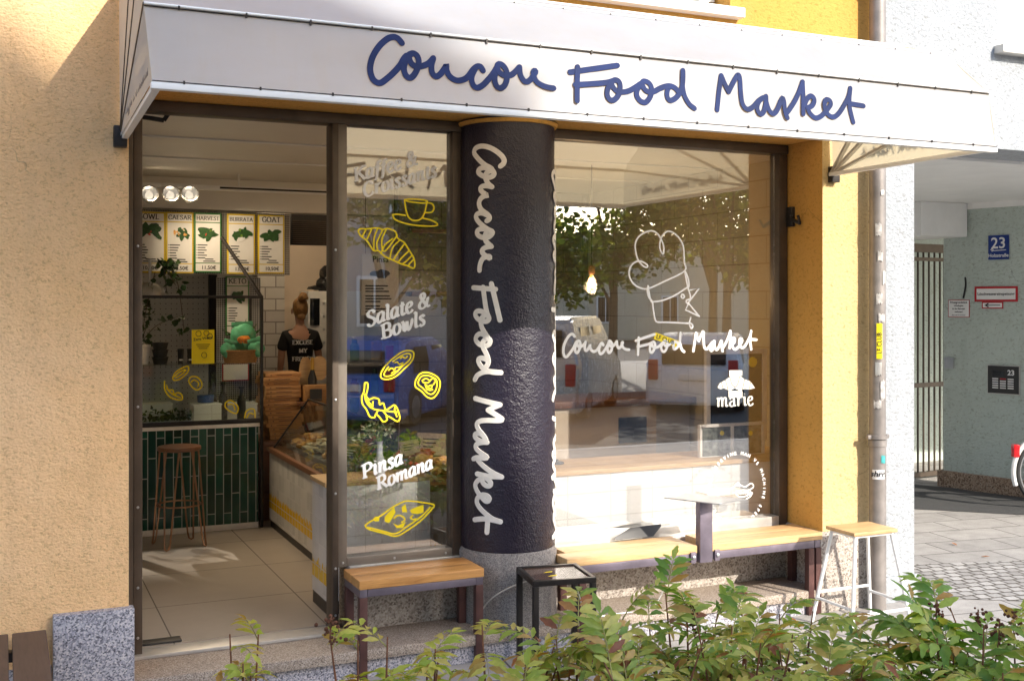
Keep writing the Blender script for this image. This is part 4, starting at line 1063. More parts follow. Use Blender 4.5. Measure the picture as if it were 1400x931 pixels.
# low black table before the pillar
TZ = .50
q = [W(708, 793, z=TZ), W(804, 791, z=TZ), W(795, 768, z=TZ), W(716, 768, z=TZ)]
tcx = (q[0].x + q[1].x + q[2].x + q[3].x) / 4; tcy = (q[0].y + q[2].y) / 2 - .03
bt = thing("side_table", "low black steel table with a glazed top in front of the pillar", "table", (tcx, tcy, 0))
tw, td = .17, .165
rim = MB()
rot = Matrix.Translation((tcx, tcy, 0)) @ Matrix.Rotation(R(-9), 4, 'Z')
for x_0, x_1, y_0, y_1 in ((-tw, tw, -td, -td + .022), (-tw, tw, td - .022, td), (-tw, -tw + .022, -td + .0225, td - .0225), (tw - .022, tw, -td + .0225, td - .0225)):
    rim.box(x_0, x_1, y_0, y_1, TZ - .03, TZ, .003, rot)
rim.build("rim", M['dark_metal'], bt)
tp = plain("glossy brown printed top", (.10, .055, .04), .06, 0, .2, 12)
MB().box(-tw + .0225, tw - .0225, -td + .0225, td - .0225, TZ - .02, TZ - .008, 0, rot).build("top", tp, bt)
pr = MB()
for yy in (-.03, .05): pr.add([rot @ Vector(p) for p in ((-.06, yy - .025, TZ - .0075), (-.035, yy - .004, TZ - .0075), (0, yy + .004, TZ - .0075), (-.01, yy - .02, TZ - .0075))], [(0, 1, 2, 3)])
pr.build("print", M['yellow_vinyl'], bt)
for sx in (-1, 1):
    for sy in (-1, 1): MB().box(sx * tw - sx * .03, sx * tw, sy * td - sy * .03, sy * td, .002, TZ - .031, .003, rot).build("leg", M['dark_metal'], bt)
# grey cable from the table round the pillar foot
cb = MB(); cb.tube(smooth_line([(2.34, -.30, .22), (2.40, -.36, .33), (2.55, -.395, .40), (2.72, -.42, .42), (2.86, -.42, .36), (2.92, -.40, .25), (2.93, -.36, .16), (3.15, -.36, .156), (3.45, -.30, .156), (3.7, -.10, .30), (3.85, -.06, .42)], 6), .0045, 6)
solo(cb, "cable", M['alu'], "thin grey cable looped round the foot of the pillar", "cable")

# dark wooden bench at the wall, seen end-on
db = thing("bench", "dark brown slatted bench standing out from the left wall", "bench", (-.1, -1.3, 0))
for i, (xa, xb) in enumerate(((-.36, -.165), (-.15, .02 ), (.035, .175))):
    yb_ = W(10, 838, z=.45).y if i < 2 else W(55, 832, z=.45).y
    MB().box(xa, xb, -2.6, FY - .06, .415, .45, .006).build("plank", M['dark_plank'], db)
for yy in (-2.4, -.62):
    for xx in (-.30, .09): MB().box(xx, xx + .05, yy, yy + .05, 0, .37, .004).build("leg", M['dark_metal'], db)
    MB().box(-.32, .15, yy, yy + .05, .371, .414, .004).build("crossbar", M['dark_metal'], db)
mk = MB()
for k in range(3): mk.box(-.03 + k * .018, -.024 + k * .018, -1.62, -1.56, .4503, .4512)
mk.build("paint_mark", M['white_vinyl'], db)

# ------------------------------------------------------------------ signs in the passage
dB = (P2 - P1).normalized(); nB = Vector((dB.y, -dB.x, 0))
if nB.dot(Vector((0, -CAM_D, 0)) - P1) < 0: nB = -nB
dA = (P1 - P0).normalized(); nA = Vector((dA.y, -dA.x, 0))
if nA.dot(Vector((0, -CAM_D, 0)) - P0) < 0: nA = -nA
def on_wall(u, v, base, n_):
    o = Vector((0, -CAM_D, CAM_H)); r = W(u, v, y=0) - o
    t = (base - o).dot(n_) / r.dot(n_); return o + r * t
def wall_fn(o, d, n_, s=1.0): return plane_fn(o, d * s, Vector((0, 0, s)), n_)
def plate(mb, A, B, d, n_, off, t, grow=0.0):
    """upright rectangle from top-left A to bottom-right B on the wall with normal n_"""
    wdt = (B - A).dot(d); h = A.z - B.z; c = A + d * wdt / 2; c = Vector((c.x, c.y, (A.z + B.z) / 2)) + n_ * off
    w2, h2 = wdt / 2 - grow, h / 2 - grow
    mb.prism([c + d * sx * w2 + Vector((0, 0, sz * h2)) for sx, sz in ((-1, -1), (1, -1), (1, 1), (-1, 1))], n_ * t)
    return c
A, B = on_wall(1352, 322.5, P1, nB), on_wall(1380, 354.5, P1, nB)
s1 = thing("house_number_sign", "blue enamel house number sign on the pale green passage wall", "sign", (A.x, A.y, B.z))
mb = MB(); plate(mb, A, B, dB, nB, .004, .010); mb.build("plate", M['blue_sign'], s1)
mb = MB(); c = plate(MB(), A, B, dB, nB, .0145, .001); Wd = (B - A).dot(dB)
text_into(mb, "23", Wd * .74, wall_fn(c + Vector((0, 0, -Wd * .04)), dB, nB), 'CENTER', .015)
text_into(mb, "Holzstraße", Wd * .225, wall_fn(c + Vector((0, 0, -Wd * .46)), dB, nB), 'CENTER', .02)
stroke(mb, [(-Wd * .32, -Wd * .16), (Wd * .36, -Wd * .13)], Wd * .035, wall_fn(c, dB, nB), .001); stroke(mb, [(-Wd * .31, -Wd * .18), (-Wd * .31, -Wd * .06)], Wd * .035, wall_fn(c, dB, nB), .001)
stroke(mb, [(-Wd * .38, -Wd * .11), (-Wd * .31, -Wd * .05), (-Wd * .24, -Wd * .11)], Wd * .03, wall_fn(c, dB, nB), .001, 6, False)
mb.build("lettering", M['sign_white'], s1)
A, B = on_wall(1333, 392, P1, nB), on_wall(1392, 412.5, P1, nB)
s2 = thing("fire_service_sign", "white sign in a thick red border naming the fire water inlet", "sign", (A.x, A.y, B.z))
mb = MB(); plate(mb, A, B, dB, nB, .004, .006); mb.build("border", M['red_sign'], s2)
Wd = (B - A).dot(dB)
mb = MB(); c = plate(mb, A, B, dB, nB, .0103, .001, Wd * .05); mb.build("plate", M['sign_white'], s2)
mb = MB(); text_into(mb, "Löschwassereinspeisung", Wd * .088, wall_fn(c + nB * .0015 + Vector((0, 0, -Wd * .025)), dB, nB), 'CENTER', .02); mb.build("lettering", M['ink'], s2)
A, B = on_wall(1343, 412.8, P1, nB), on_wall(1372, 422, P1, nB)
s3 = thing("arrow_sign", "small white sign with a black arrow to the left under the red bordered sign", "sign", (A.x, A.y, B.z))
mb = MB(); plate(mb, A, B, dB, nB, .004, .006); mb.build("border", M['red_sign'], s3)
Wd = (B - A).dot(dB)
mb = MB(); c = plate(mb, A, B, dB, nB, .0103, .001, Wd * .05); mb.build("plate", M['sign_white'], s3)
mb = MB(); stroke(mb, [(-Wd * .3, 0), (Wd * .36, Wd * .01)], Wd * .035, wall_fn(c + nB * .0013, dB, nB), .001); stroke(mb, [(-Wd * .2, Wd * .07), (-Wd * .34, 0), (-Wd * .2, -Wd * .07)], Wd * .06, wall_fn(c + nB * .0013, dB, nB), .001, 6, False)
mb.build("arrow", M['ink'], s3)
A, B = on_wall(1297, 410, P0, nA), on_wall(1326, 434, P0, nA)
s4 = thing("private_property_sign", "small white private property notice with a thin red border", "sign", (A.x, A.y, B.z))
Wd = (B - A).dot(dA); hh = A.z - B.z
mb = MB(); plate(mb, A, B, dA, nA, .004, .004); mb.build("border", M['red_sign'], s4)
mb = MB(); c = plate(mb, A, B, dA, nA, .0083, .001, Wd * .025); mb.build("plate", M['sign_white'], s4)
mb = MB()
for i, (t, k) in enumerate((("Privatgrundstück", .125), ("Unbefugten", .10), ("ist das Betreten", .10), ("verboten!", .10), ("Eltern haften für ihre Kinder", .058))):
    text_into(mb, t, Wd * k * .95, wall_fn(c + nA * .0013 + Vector((0, 0, hh * (.30 - .175 * i))), dA, nA), 'CENTER', .03)
mb.build("lettering", M['ink'], s4)
A, B = on_wall(1352, 499.5, P1, nB), on_wall(1394, 539, P1, nB)
s5 = thing("intercom_panel", "black doorbell panel with rows of lit white name plates", "intercom", (A.x, A.y, B.z))
Wd = (B - A).dot(dB); hh = A.z - B.z
mb = MB(); c = plate(mb, A, B, dB, nB, .004, .02); mb.build("panel", M['black'], s5)
mb = MB(); plate(mb, A, B, dB, nB, .003, .012, -.008); mb.build("back_plate", M['alu'], s5)
c = c + nB * .0205
bt_ = MB(); rb = MB()
for r_ in range(5):
    for k_ in range(3):
        o = c + dB * ((k_ - 1) * Wd * .25) + Vector((0, 0, hh * (.03 - .083 * r_)))
        (rb if (r_ == 0 and k_ == 1) else bt_).prism([o + dB * sx * Wd * .095 + Vector((0, 0, sz * hh * .02)) for sx, sz in ((-1, -1), (1, -1), (1, 1), (-1, 1))], nB * .003)
bt_.build("name_plate", M['sign_white'], s5); rb.build("red_name_plate", M['red_sign'], s5)
mb = MB(); text_into(mb, "23", Wd * .23, wall_fn(c + dB * Wd * .26 + Vector((0, 0, hh * .18)), dB, nB), 'CENTER', .03); mb.build("lettering", M['sign_white'], s5)
mb = MB(); o = c + dB * (-Wd * .15) + Vector((0, 0, hh * .22)); mb.prism([o + dB * sx * Wd * .2 + Vector((0, 0, sz * hh * .1)) for sx, sz in ((-1, -1), (1, -1), (1, 1), (-1, 1))], nB * .001); mb.build("display", M['car_glass'], s5)
A, B = on_wall(1293, 488, P0, nA), on_wall(1305, 504, P0, nA)
s6 = MB(); plate(s6, A, B, dA, nA, .003, .02); solo(s6, "key_switch", M['steel'], "small steel key switch plate on the wall beside the gate", "switch")
A, B = on_wall(1320, 380, P0, nA), on_wall(1318, 407, P0, nA)
mk = MB(); stroke(mk, [((0), 0), (.005, -.08), (-.02, (B.z - A.z))], .02, wall_fn(A + nA * .004, dA, nA), .002); solo(mk, "graffiti_mark", M['ink'], "short black stroke drawn on the passage wall above the small notice", "graffiti")

# bicycle that peeks in at the right edge
def bicycle():
    ax = W(1437, 634, y=P2.y - .55); rz = .34
    o = Vector((ax.x, ax.y, rz)); d = Vector((.93, -.36, 0)).normalized(); s = Vector((-d.y, d.x, 0))
    b = thing("bicycle", "bicycle with white mudguard and red rear lamp parked in the passage", "bicycle", (o.x, o.y, 0))
    def ring(c, rad, r, mat, nm, a0=0, a1=360, par=None, k=48):
        pts = [c + d * (rad * math.cos(R(a0 + (a1 - a0) * i / k))) + Vector((0, 0, rad * math.sin(R(a0 + (a1 - a0) * i / k)))) for i in range(k + (0 if a1 - a0 == 360 else 1))]
        return MB().tube(pts, r, 8, True, a1 - a0 == 360).build(nm, mat, par or b)
    for c in (o, o + d * 1.05):
        w_ = MB().lathe([(.02, -.05), (.02, .05)], (0, 0, 0), 12, Matrix.Translation(c) @ Matrix(((d.x, 0, s.x), (d.y, 0, s.y), (0, 1, 0))).to_4x4()).build("wheel", M['steel'], b)
        ring(c, rz - .02, .018, M['rubber'], "tyre", par=w_); ring(c, rz - .042, .009, M['steel'], "rim", par=w_)
        sp_ = MB()
        for i in range(24):
            a_ = R(15 * i); sp_.tube([c + s * (.03 if i % 2 else -.03), c + d * (rz - .045) * math.cos(a_) + Vector((0, 0, (rz - .045) * math.sin(a_)))], .0012, 4)
        sp_.build("spokes", M['steel'], w_)
    ring(o, rz + .022, .022, M['white_tube'], "mudguard", 20, 200); ring(o + d * 1.05, rz + .022, .022, M['white_tube'], "mudguard", 20, 160)
    bb = o + d * .45 + Vector((0, 0, -.06)); st_ = o + d * .33 + Vector((0, 0, .50)); hd_ = o + d * .88 + Vector((0, 0, .46)); ft = o + d * 1.05
    f = MB()
    for p_, q_ in ((o, bb), (o, st_), (bb, st_), (bb, hd_), (hd_, ft), (st_ * .7 + bb * .3, hd_)): f.tube([p_, q_], .016, 8)
    f.tube([st_, st_ + Vector((0, 0, .16)) - d * .03], .013, 8); f.tube([hd_, hd_ + Vector((0, 0, .2)) - d * .04], .013, 8)
    f.build("frame", M['dark_metal'], b)
    MB().blob(st_ + Vector((0, 0, .18)) - d * .05, .1, 2, .1, 2, (1.2, .8, .4)).build("saddle", M['black'], b)
    hb = hd_ + Vector((0, 0, .2)) - d * .04
    MB().tube(smooth_line([hb - d * .16 + s * .28, hb + s * .2 - d * .02, hb, hb - s * .2 - d * .02, hb - d * .16 - s * .28]), .012, 8).build("handlebar", M['steel'], b)
    L = W(1395.5, 612, y=o.y) ; lm = o - d * (rz + .055) * math.cos(R(30)) + Vector((0, 0, .20))
    m_ = Matrix((d, s, Vector((0, 0, 1)))).transposed().to_4x4(); m_.translation = lm
    MB().box(-.03, .03, -.03, .03, -.06, .06, .012, m_).build("rear_lamp", plain("red lens", (.5, .01, .015), .2), b)
bicycle()
# fallen leaves on the slabs
lm_ = plain("dry leaf", (.40, .14, .03), .7, 0, .3, 40)
for i, (u, v) in enumerate(((1347, 761), (1262, 842), (1172, 846), (1085, 848), (1305, 744))):
    p = W(u, v, z=.006); mb = MB(); rr = random.Random(i); a_ = rr.uniform(0, 6)
    e = Vector((math.cos(a_), math.sin(a_), 0)); s = Vector((-e.y, e.x, 0)); L = .035
    mb.add([p - e * L, p + s * .014 + Vector((0, 0, .008)), p + e * L + Vector((0, 0, .01)), p - s * .014 + Vector((0, 0, .006)), p + Vector((0, 0, .002))], [(0, 4, 1), (1, 4, 2), (2, 4, 3), (3, 4, 0)])
    solo(mb, "fallen_leaf", lm_, ("dry orange leaf lying alone on the bright slabs", "dry leaf by the right foot of the white stool", "dry leaf under the white stool", "dry leaf near the end of the long bench", "dry leaf lying far back on the bright slabs")[i], "leaf", "fallen leaves")
# ================================================================== INSIDE THE SHOP
CEIL = 2.93; FL = .17
structure(MB().box(.538, 4.999, .061, BACK, .02, FL), "floor", M['floor_tile'])
structure(MB().box(.538, 4.999, .302, BACK, CEIL, CEIL + .1), "ceiling", M['ceiling_paint'])
cb_ = MB()
for yy in (1.15, 2.15): cb_.box(.54, 4.96, yy, yy + .035, CEIL - .012, CEIL - .001, .003)
structure(cb_, "ceiling_trim", M['white_paint'])
# walls that divide the room
wl = MB(); wl.box(W(390, 400, y=5.35).x, 4.96, 5.42, 5.55, FL, CEIL - .001); structure(wl, "kitchen_wall", M['beige_wall'])
wl = MB(); wl.box(W(352, 400, y=5.2).x, W(389, 400, y=5.2).x, 5.2, 5.4, FL, CEIL - .002); structure(wl, "tiled_wall", M['subway'])
wl = MB(); wl.box(.55, W(300, 400, y=4.1).x, 4.1, 4.2, FL, CEIL - .002); structure(wl, "pegboard_wall", M['pegboard'])
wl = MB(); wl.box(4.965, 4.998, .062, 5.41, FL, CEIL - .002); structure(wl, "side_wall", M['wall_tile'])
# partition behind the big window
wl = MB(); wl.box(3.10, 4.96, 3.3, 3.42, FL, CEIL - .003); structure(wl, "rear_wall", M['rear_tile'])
bk = MB(); b0 = W(194, 282, y=3.42); b1 = W(455, 336, y=3.42)
bk.box(.55, 3.09, 3.42, 3.6, b0.z - .01, CEIL - .002, .004); structure(bk, "bulkhead", M['ceiling_paint'])
# ventilation grille right of the menu
A, B = W(398, 299, y=3.9), W(449, 336, y=3.9)
vg = thing("ventilation_grille", "dark slatted ventilation grille to the right of the menu boards", "grille", (A.x, 3.9, B.z))
MB().box(A.x, B.x + .1, 3.89, 3.95, B.z, A.z + .05, .004).build("frame", M['dark_metal'], vg)
for i in range(12):
    z_ = B.z + .015 + i * (A.z - B.z - .02) / 12; MB().box(A.x + .01, B.x + .09, 3.875, 3.889, z_, z_ + .008).build("slat", M['bronze'], vg)

# ceiling track with three spotlights
ty = 3.0; t0, t1 = W(194, 253, y=ty), W(450, 263, y=ty); TZ_ = t0.z
tk = thing("light_track", "white ceiling track with a dark slot in front of the menu", "light track", (1.5, ty, TZ_))
MB().box(t0.x - .3, t1.x + .1, ty - .02, ty + .02, TZ_ - .02, TZ_ + .02, .003).build("rail", M['white_paint'], tk)
MB().box(W(300, 256, y=ty).x, t1.x + .1, ty - .024, ty - .0205, TZ_ - .006, TZ_ + .008).build("slot", M['dark_metal'], tk)
hg = MB()
for x_ in (t0.x - .2, (t0.x + t1.x) / 2, t1.x): hg.tube([(x_, ty, TZ_ + .02), (x_, ty, CEIL - .001)], .006, 8)
hg.build("hanger", M['white_paint'], tk)
lampglow = emit("spot lamp glow", (1.0, .86, .66), .28)
first = None
for i, u in enumerate((204, 233, 259)):
    p = W(u, 267, y=ty - .05)
    lab = ("leftmost of three chrome ceiling spotlights, cut by the door jamb and turned aside", "middle one of three round chrome ceiling spotlights", "rightmost of three round chrome ceiling spotlights")[i]
    if first is None:
        s_ = thing("spotlight", lab, "spotlight", p, "ceiling spotlights")
        m_ = Matrix.Translation(p) @ Matrix.Rotation(R(70), 4, 'X')
        MB().lathe([(.018, -.09), (.03, -.085), (.05, -.03), (.062, .03), (.064, .034), (.058, .034), (.035, -.02), (.0, -.025)], (0, 0, 0), 24, m_, False).build("housing", M['steel'], s_)
        MB().lathe([(.030, -.012), (.030, .004), (.0, .010)], (0, 0, 0), 16, m_).build("bulb", lampglow, s_)
        MB().lathe([(.064, .028), (.067, .030), (.067, .038), (.063, .040)], (0, 0, 0), 24, m_, False).build("ring", M['white_paint'], s_)
        MB().tube([p + Vector((0, .05, .03)), Vector((p.x, ty, TZ_ - .021))], .008, 8).build("arm", M['white_paint'], s_)
        first = s_
    else: s_ = copy_tree(first, p, lab)
    ld = bpy.data.lights.new("spotlight_beam", 'SPOT'); ld.energy = (7, 34, 34)[i]; ld.spot_size = R(75); ld.spot_blend = .6; ld.color = (1, .80, .55); ld.shadow_soft_size = .06
    lo = bpy.data.objects.new("spotlight_beam", ld); COL.objects.link(lo); lo.parent = s_; lo.location = (0, -.06, -.03)
    lo.rotation_euler = (Vector(((1.5, 3.38, 2.3), (2.35, 2.2, .8), (2.35, 1.2, .8))[i]) - p).to_track_quat('-Z', 'Y').to_euler()

# ------------------------------------------------------------------ menu boards
MY = 3.38
mbk = MB(); A, B = W(180, 287.5, y=MY), W(396.5, 376, y=MY)
mbk.box(A.x, B.x, MY, MY + .03, W(300, 375.5, y=MY).z, W(300, 290, y=MY).z, .003)
solo(mbk, "backing_panel", M['perforated'], "perforated metal panel that carries the row of five menu boards", "metal panel")
k_ = 1400 / 210
def menu(u0, v0, u1, v1, title, price, frame, food, y, lab, lines, title_only=False):
    A, B = W(u0, v0, y=y), W(u1, v1, y=y); Wd = B.x - A.x; H_ = A.z - B.z
    r = thing("menu_board", lab, "menu board", ((A.x + B.x) / 2, y, B.z), "salad menu boards")
    MB().box(A.x, B.x, y - .022, y - .002, B.z, A.z, .002).build("frame", frame, r)
    e = Wd * .055
    pa = MB()
    for za, zb in ((A.z - e, A.z - H_ * .155), (A.z - H_ * .17, B.z + H_ * .165), (B.z + H_ * .15, B.z + e)): pa.box(A.x + e, B.x - e, y - .0235, y - .0215, zb, za)
    pa.build("sheet", M['paper'], r)
    yy = y - .0238; cx = (A.x + B.x) / 2
    tx = MB()
    tw_ = len(title)
    sz = min(Wd * .84 / sum(GL[c][0] for c in title), H_ * .085 / .72)
    serif_text(tx, title, sz, front_fn(cx, yy, A.z - H_ * .12), .13, 0, .0008, .5, 0, True)
    text_into(tx, price, H_ * .085, front_fn(cx + Wd * .03, yy, B.z + H_ * .055), 'CENTER', .018)
    rr = random.Random(title)
    for i in range(lines):
        L = rr.uniform(.2, .36) * Wd; z_ = A.z - H_ * (.54 + .043 * i)
        stroke(tx, [(0, 0), (L, 0)], H_ * .017, front_fn(A.x + Wd * .14, yy, z_), .0006, 4, False)
        stroke(tx, [(0, 0), (.001, 0)], H_ * .014, front_fn(A.x + Wd * .09, yy, z_), .0006, 4, False)
    for i, L in enumerate((.28, .42)): stroke(tx, [(-L * Wd / 2, 0), (L * Wd / 2, 0)], H_ * .017, front_fn(cx + Wd * .05, yy, B.z + H_ * (.225 - .036 * i)), .0006, 4, False)
    tx.build("print", M['ink'], r)
    for mat_, nm, n_, sd_, rad in ((M['leaf_dark'], "salad_picture", 9, 1, .15),) + food:
        fd = MB(); q = random.Random(title + nm)
        for j in range(n_):
            a_ = q.uniform(0, 6.28); d_ = q.uniform(.02, .27 if rad > .1 else .2); ex = q.uniform(.7, 1.3)
            c = Vector((cx + math.cos(a_) * d_ * Wd * 1.1, yy, A.z - H_ * .34 + math.sin(a_) * d_ * Wd * .75)); pts = []
            ph = q.uniform(0, 3.14)
            for t in range(10):
                b_ = 2 * math.pi * t / 10; rr2 = rad * Wd * q.uniform(.75, 1.15); x_ = rr2 * math.cos(b_) * 1.25; z_ = rr2 * math.sin(b_) * .62
                pts.append(c + Vector((x_ * math.cos(ph) - z_ * math.sin(ph), 0, x_ * math.sin(ph) + z_ * math.cos(ph))))
            fd.prism([p + Vector((0, -.0004 * (j + 1) - .004 * sd_ / 3, 0)) for p in pts], (0, -.0003, 0))
        fd.build(nm, mat_, r)
    return r
ff = lambda *a: tuple((m, nm, n, i + 2, rd) for i, (m, nm, n, rd) in enumerate(a))
menu(180, 289, 226, 373.5, "BOWL", "10,50€", M['yellow_frame'], ff((M['tomato'], "tomato_picture", 4, .06), (M['cream_food'], "dressing_picture", 2, .04)), MY, "yellow framed menu board titled BOWL, cut by the door jamb", 6)
menu(226.5, 290, 264, 374, "CAESAR", "10,50€", M['yellow_frame'], ff((M['bread'], "chicken_picture", 5, .09), (M['cream_food'], "crouton_picture", 3, .05)), MY, "yellow framed menu board titled CAESAR", 6)
menu(265, 291, 302, 373, "HARVEST", "11,50€", M['green_frame'], ff((M['leaf_mid'], "avocado_picture", 2, .10), (M['tomato'], "tomato_picture", 2, .05)), MY, "green framed menu board titled HARVEST", 6)
menu(310, 292.5, 348, 375, "BURRATA", "13,50€", M['yellow_frame'], ff((M['leaf_mid'], "avocado_picture", 3, .08), (M['sign_white'], "cheese_picture", 1, .14)), MY, "yellow framed menu board titled BURRATA", 6)
menu(352, 294, 388, 374.5, "GOAT", "10,50€", M['yellow_frame'], ff((M['leaf_mid'], "apple_picture", 2, .05),), MY, "yellow framed menu board titled GOAT at the right end of the row", 6)
KY = 3.62
mp = MB(); A, B = W(296, 379, y=KY), W(356, 545, y=KY); mp.box(A.x, B.x, KY, KY + .02, B.z, A.z); solo(mp, "mesh_panel", M['perforated'], "perforated metal panel hanging behind the lowest menu board", "metal panel")
menu(308, 378, 340, 458, "KETO", "11,50€", M['green_frame'], ff((M['leaf_mid'], "avocado_picture", 2, .06),), KY, "green framed menu board titled KETO hanging below the row of five", 6)
A, B = W(304, 497, y=KY - .01), W(340, 520, y=KY - .01)
nt_ = thing("notice", "small white notice in a red frame low on the perforated panel", "notice", (A.x, KY, B.z))
MB().box(A.x, B.x, KY - .014, KY - .003, B.z, A.z).build("frame", M['red_sign'], nt_); MB().box(A.x + .008, B.x - .008, KY - .016, KY - .0142, B.z + .008, A.z - .008).build("sheet", M['paper'], nt_)

# ------------------------------------------------------------------ green tiled salad counter with glass case
GYF = 2.86
sc_ = thing("salad_counter", "dark green tiled counter with a steel framed glass case on top", "counter", (1.2, GYF, FL))
gx1 = W(353, 600, y=GYF).x
MB().box(.545, gx1, GYF, 3.32, FL + .045, .955).build("tiled_front", M['green_tile'], sc_)
MB().box(.545, gx1 + .01, GYF - .012, 3.33, .956, .985, .004).build("ledge", M['cream_paint'], sc_)
MB().box(.545, gx1, GYF - .006, 3.3, FL, FL + .044, .003).build("skirting", M['cream_paint'], sc_)
zt = W(300, 406, y=GYF).z; zb = W(300, 577, y=GYF).z; zs = W(300, 498, y=GYF).z
px1 = W(357.5, 500, y=GYF).x
fr = MB(); e = .011
fr.box(px1 - e, px1 + e, GYF - .02, GYF + .002, FL, zt + e, .002)
fr.box(.546, px1 - e - .001, GYF - .018, GYF, zt - e, zt + e, .002)
fr.box(.546, px1 - e - .001, GYF - .018, GYF, .986, 1.02, .002)
fr.beam(Vector((px1, GYF + .004, zt)), W(303, 325, y=GYF + .3), .022, .022, .002)
fr.box(px1 - e, px1 + e, 3.28, 3.302, .986, zt, .002); fr.box(px1 - e, px1 + e, GYF + .003, 3.279, zt - e, zt + e, .002)
fr.build("frame", M['dark_metal'], sc_)
MB().box(.55, px1 - .012, GYF - .012, GYF - .007, 1.021, zs - .006).build("front_pane", M['glass_thin'], sc_)
MB().box(.55, px1 - .012, GYF + .002, 3.25, zs - .004, zs + .003, .001).build("shelf", M['glass_thin'], sc_)
# yellow line drawings on its pane
gfn2 = plane_fn((0, GYF - .0125, 0), (1, 0, 0), (0, 0, 1), (0, -1, 0))
def pw2(p, q, ox=190, oy=370, s=762 / 180): w_ = W(ox + p / s, oy + q / s, y=GYF - .0125); return (w_.x, w_.z)
for pts in ([(195,620),(215,585),(270,555),(288,560),(280,590),(240,625),(205,635),(195,620)], [(205,615),(230,590),(265,572)], [(215,620),(250,598),(272,575)], [(288,640),(300,615),(335,615),(362,645),(360,675),(335,690),(305,670),(288,640)], [(303,645),(320,632),(345,650),(340,670)], [(148,640),(150,690),(185,735),(245,748),(248,720),(225,705),(205,715),(195,690),(170,690),(160,665)], [(160,680),(195,715),(240,735)], [(500,765),(530,750),(572,785),(565,825),(530,815),(500,790),(500,765)], [(515,775),(545,775),(555,805)], [(612,850),(620,815),(645,800),(668,805),(672,850)], [(625,850),(640,825),(660,830)]):
    dr = MB(); stroke(dr, [pw2(*p) for p in pts], .011, gfn2, .001, 6, True, None, 4); dr.build("line_drawing", M['yellow_vinyl'], sc_)

def cyl(mb, x, y, z0, prof, n=20): mb.lathe([(r, z0 + z) for r, z in prof], (x, y, 0), n)
# on the glass shelf
SY = 3.0
zs_ = zs + .004
for i, (u, w_, h_, lab, tiers) in enumerate(((219, .062, .165, "stack of three black bowls on the glass shelf beside the yellow card", 3), (247, .024, .115, "left of two slim black cups on the glass shelf", 1), (260, .024, .115, "right of two slim black cups, touching the yellow card", 1))):
    x_ = W(u, 490, y=SY).x; t = thing("bowl_stack" if tiers > 1 else "cup", lab, "bowl" if tiers > 1 else "cup", (x_, SY, zs_), None if tiers > 1 else "black cups")
    for k in range(tiers):
        h1 = h_ / tiers; mb = MB(); z0 = zs_ + k * h1 + (.0005 if k else 0)
        cyl(mb, x_, SY, z0, [(w_ * .78, 0), (w_ * .98, h1 * .9), (w_ * 1.04, h1 * .92), (w_ * 1.04, h1 * .985), (w_ * .96, h1 * .985), (w_ * .9, h1 * .8)]); mb.build("bowl" if tiers > 1 else "body", M['black'], t)
    if tiers == 1:
        mb = MB(); stroke(mb, [(-.010, 0), (.010, 0)], .012, front_fn(x_, SY - w_ - .001, zs_ + .03), .0006, 4, False); mb.build("print", M['sign_white'], t)
A, B = W(262, 451, y=2.95), W(293, 498, y=2.95)
yc = thing("card", "bright yellow card with little drawings standing on the glass shelf", "card", ((A.x + B.x) / 2, 2.95, zs_))
MB().box(A.x, B.x, 2.948, 2.952, zs_, A.z).build("sheet", M['yellow_vinyl'], yc)
tx = MB(); Wd = B.x - A.x
text_into(tx, "Zero Waste", Wd * .17, front_fn((A.x + B.x) / 2, 2.9475, A.z - Wd * .45, 1, .12), 'CENTER', .02)
for i in range(3): stroke(tx, [(-Wd * (.3 - .06 * i), 0), (Wd * (.3 - .06 * i), 0)], .004, front_fn((A.x + B.x) / 2, 2.9475, A.z - Wd * (.66 + .09 * i)), .0005, 4, False)
for a_, b_ in ((-.2, -.18), (.15, -.16), (.3, -.3), (.05, -1.15)):
    stroke(tx, [(.02, 0), (.01, .02), (-.012, .018), (-.02, 0), (-.008, -.018), (.014, -.016), (.02, 0)], .004, front_fn((A.x + B.x) / 2 + a_ * Wd, 2.9475, A.z + b_ * Wd), .0005, 4)
tx.build("print", M['ink'], yc)
A, B = W(303, 484, y=SY), W(354, 498, y=SY)
bx_ = (A.x + B.x) / 2; bw_ = (B.x - A.x) / 2
mb = MB(); cyl(mb, 0, 0, 0, [(bw_ * .85, 0), (bw_, .085), (bw_ * 1.04, .09), (bw_ * 1.04, .1), (bw_ * .95, .1), (bw_ * .82, .02), (0, .02)], 28)
mb.v = [(bx_ + x * 1.0, SY + y * .7, zs_ + z) for x, y, z in mb.v]
solo(mb, "basket", M['wicker'], "oval brown wicker basket on the glass shelf full of mint green bags", "basket")
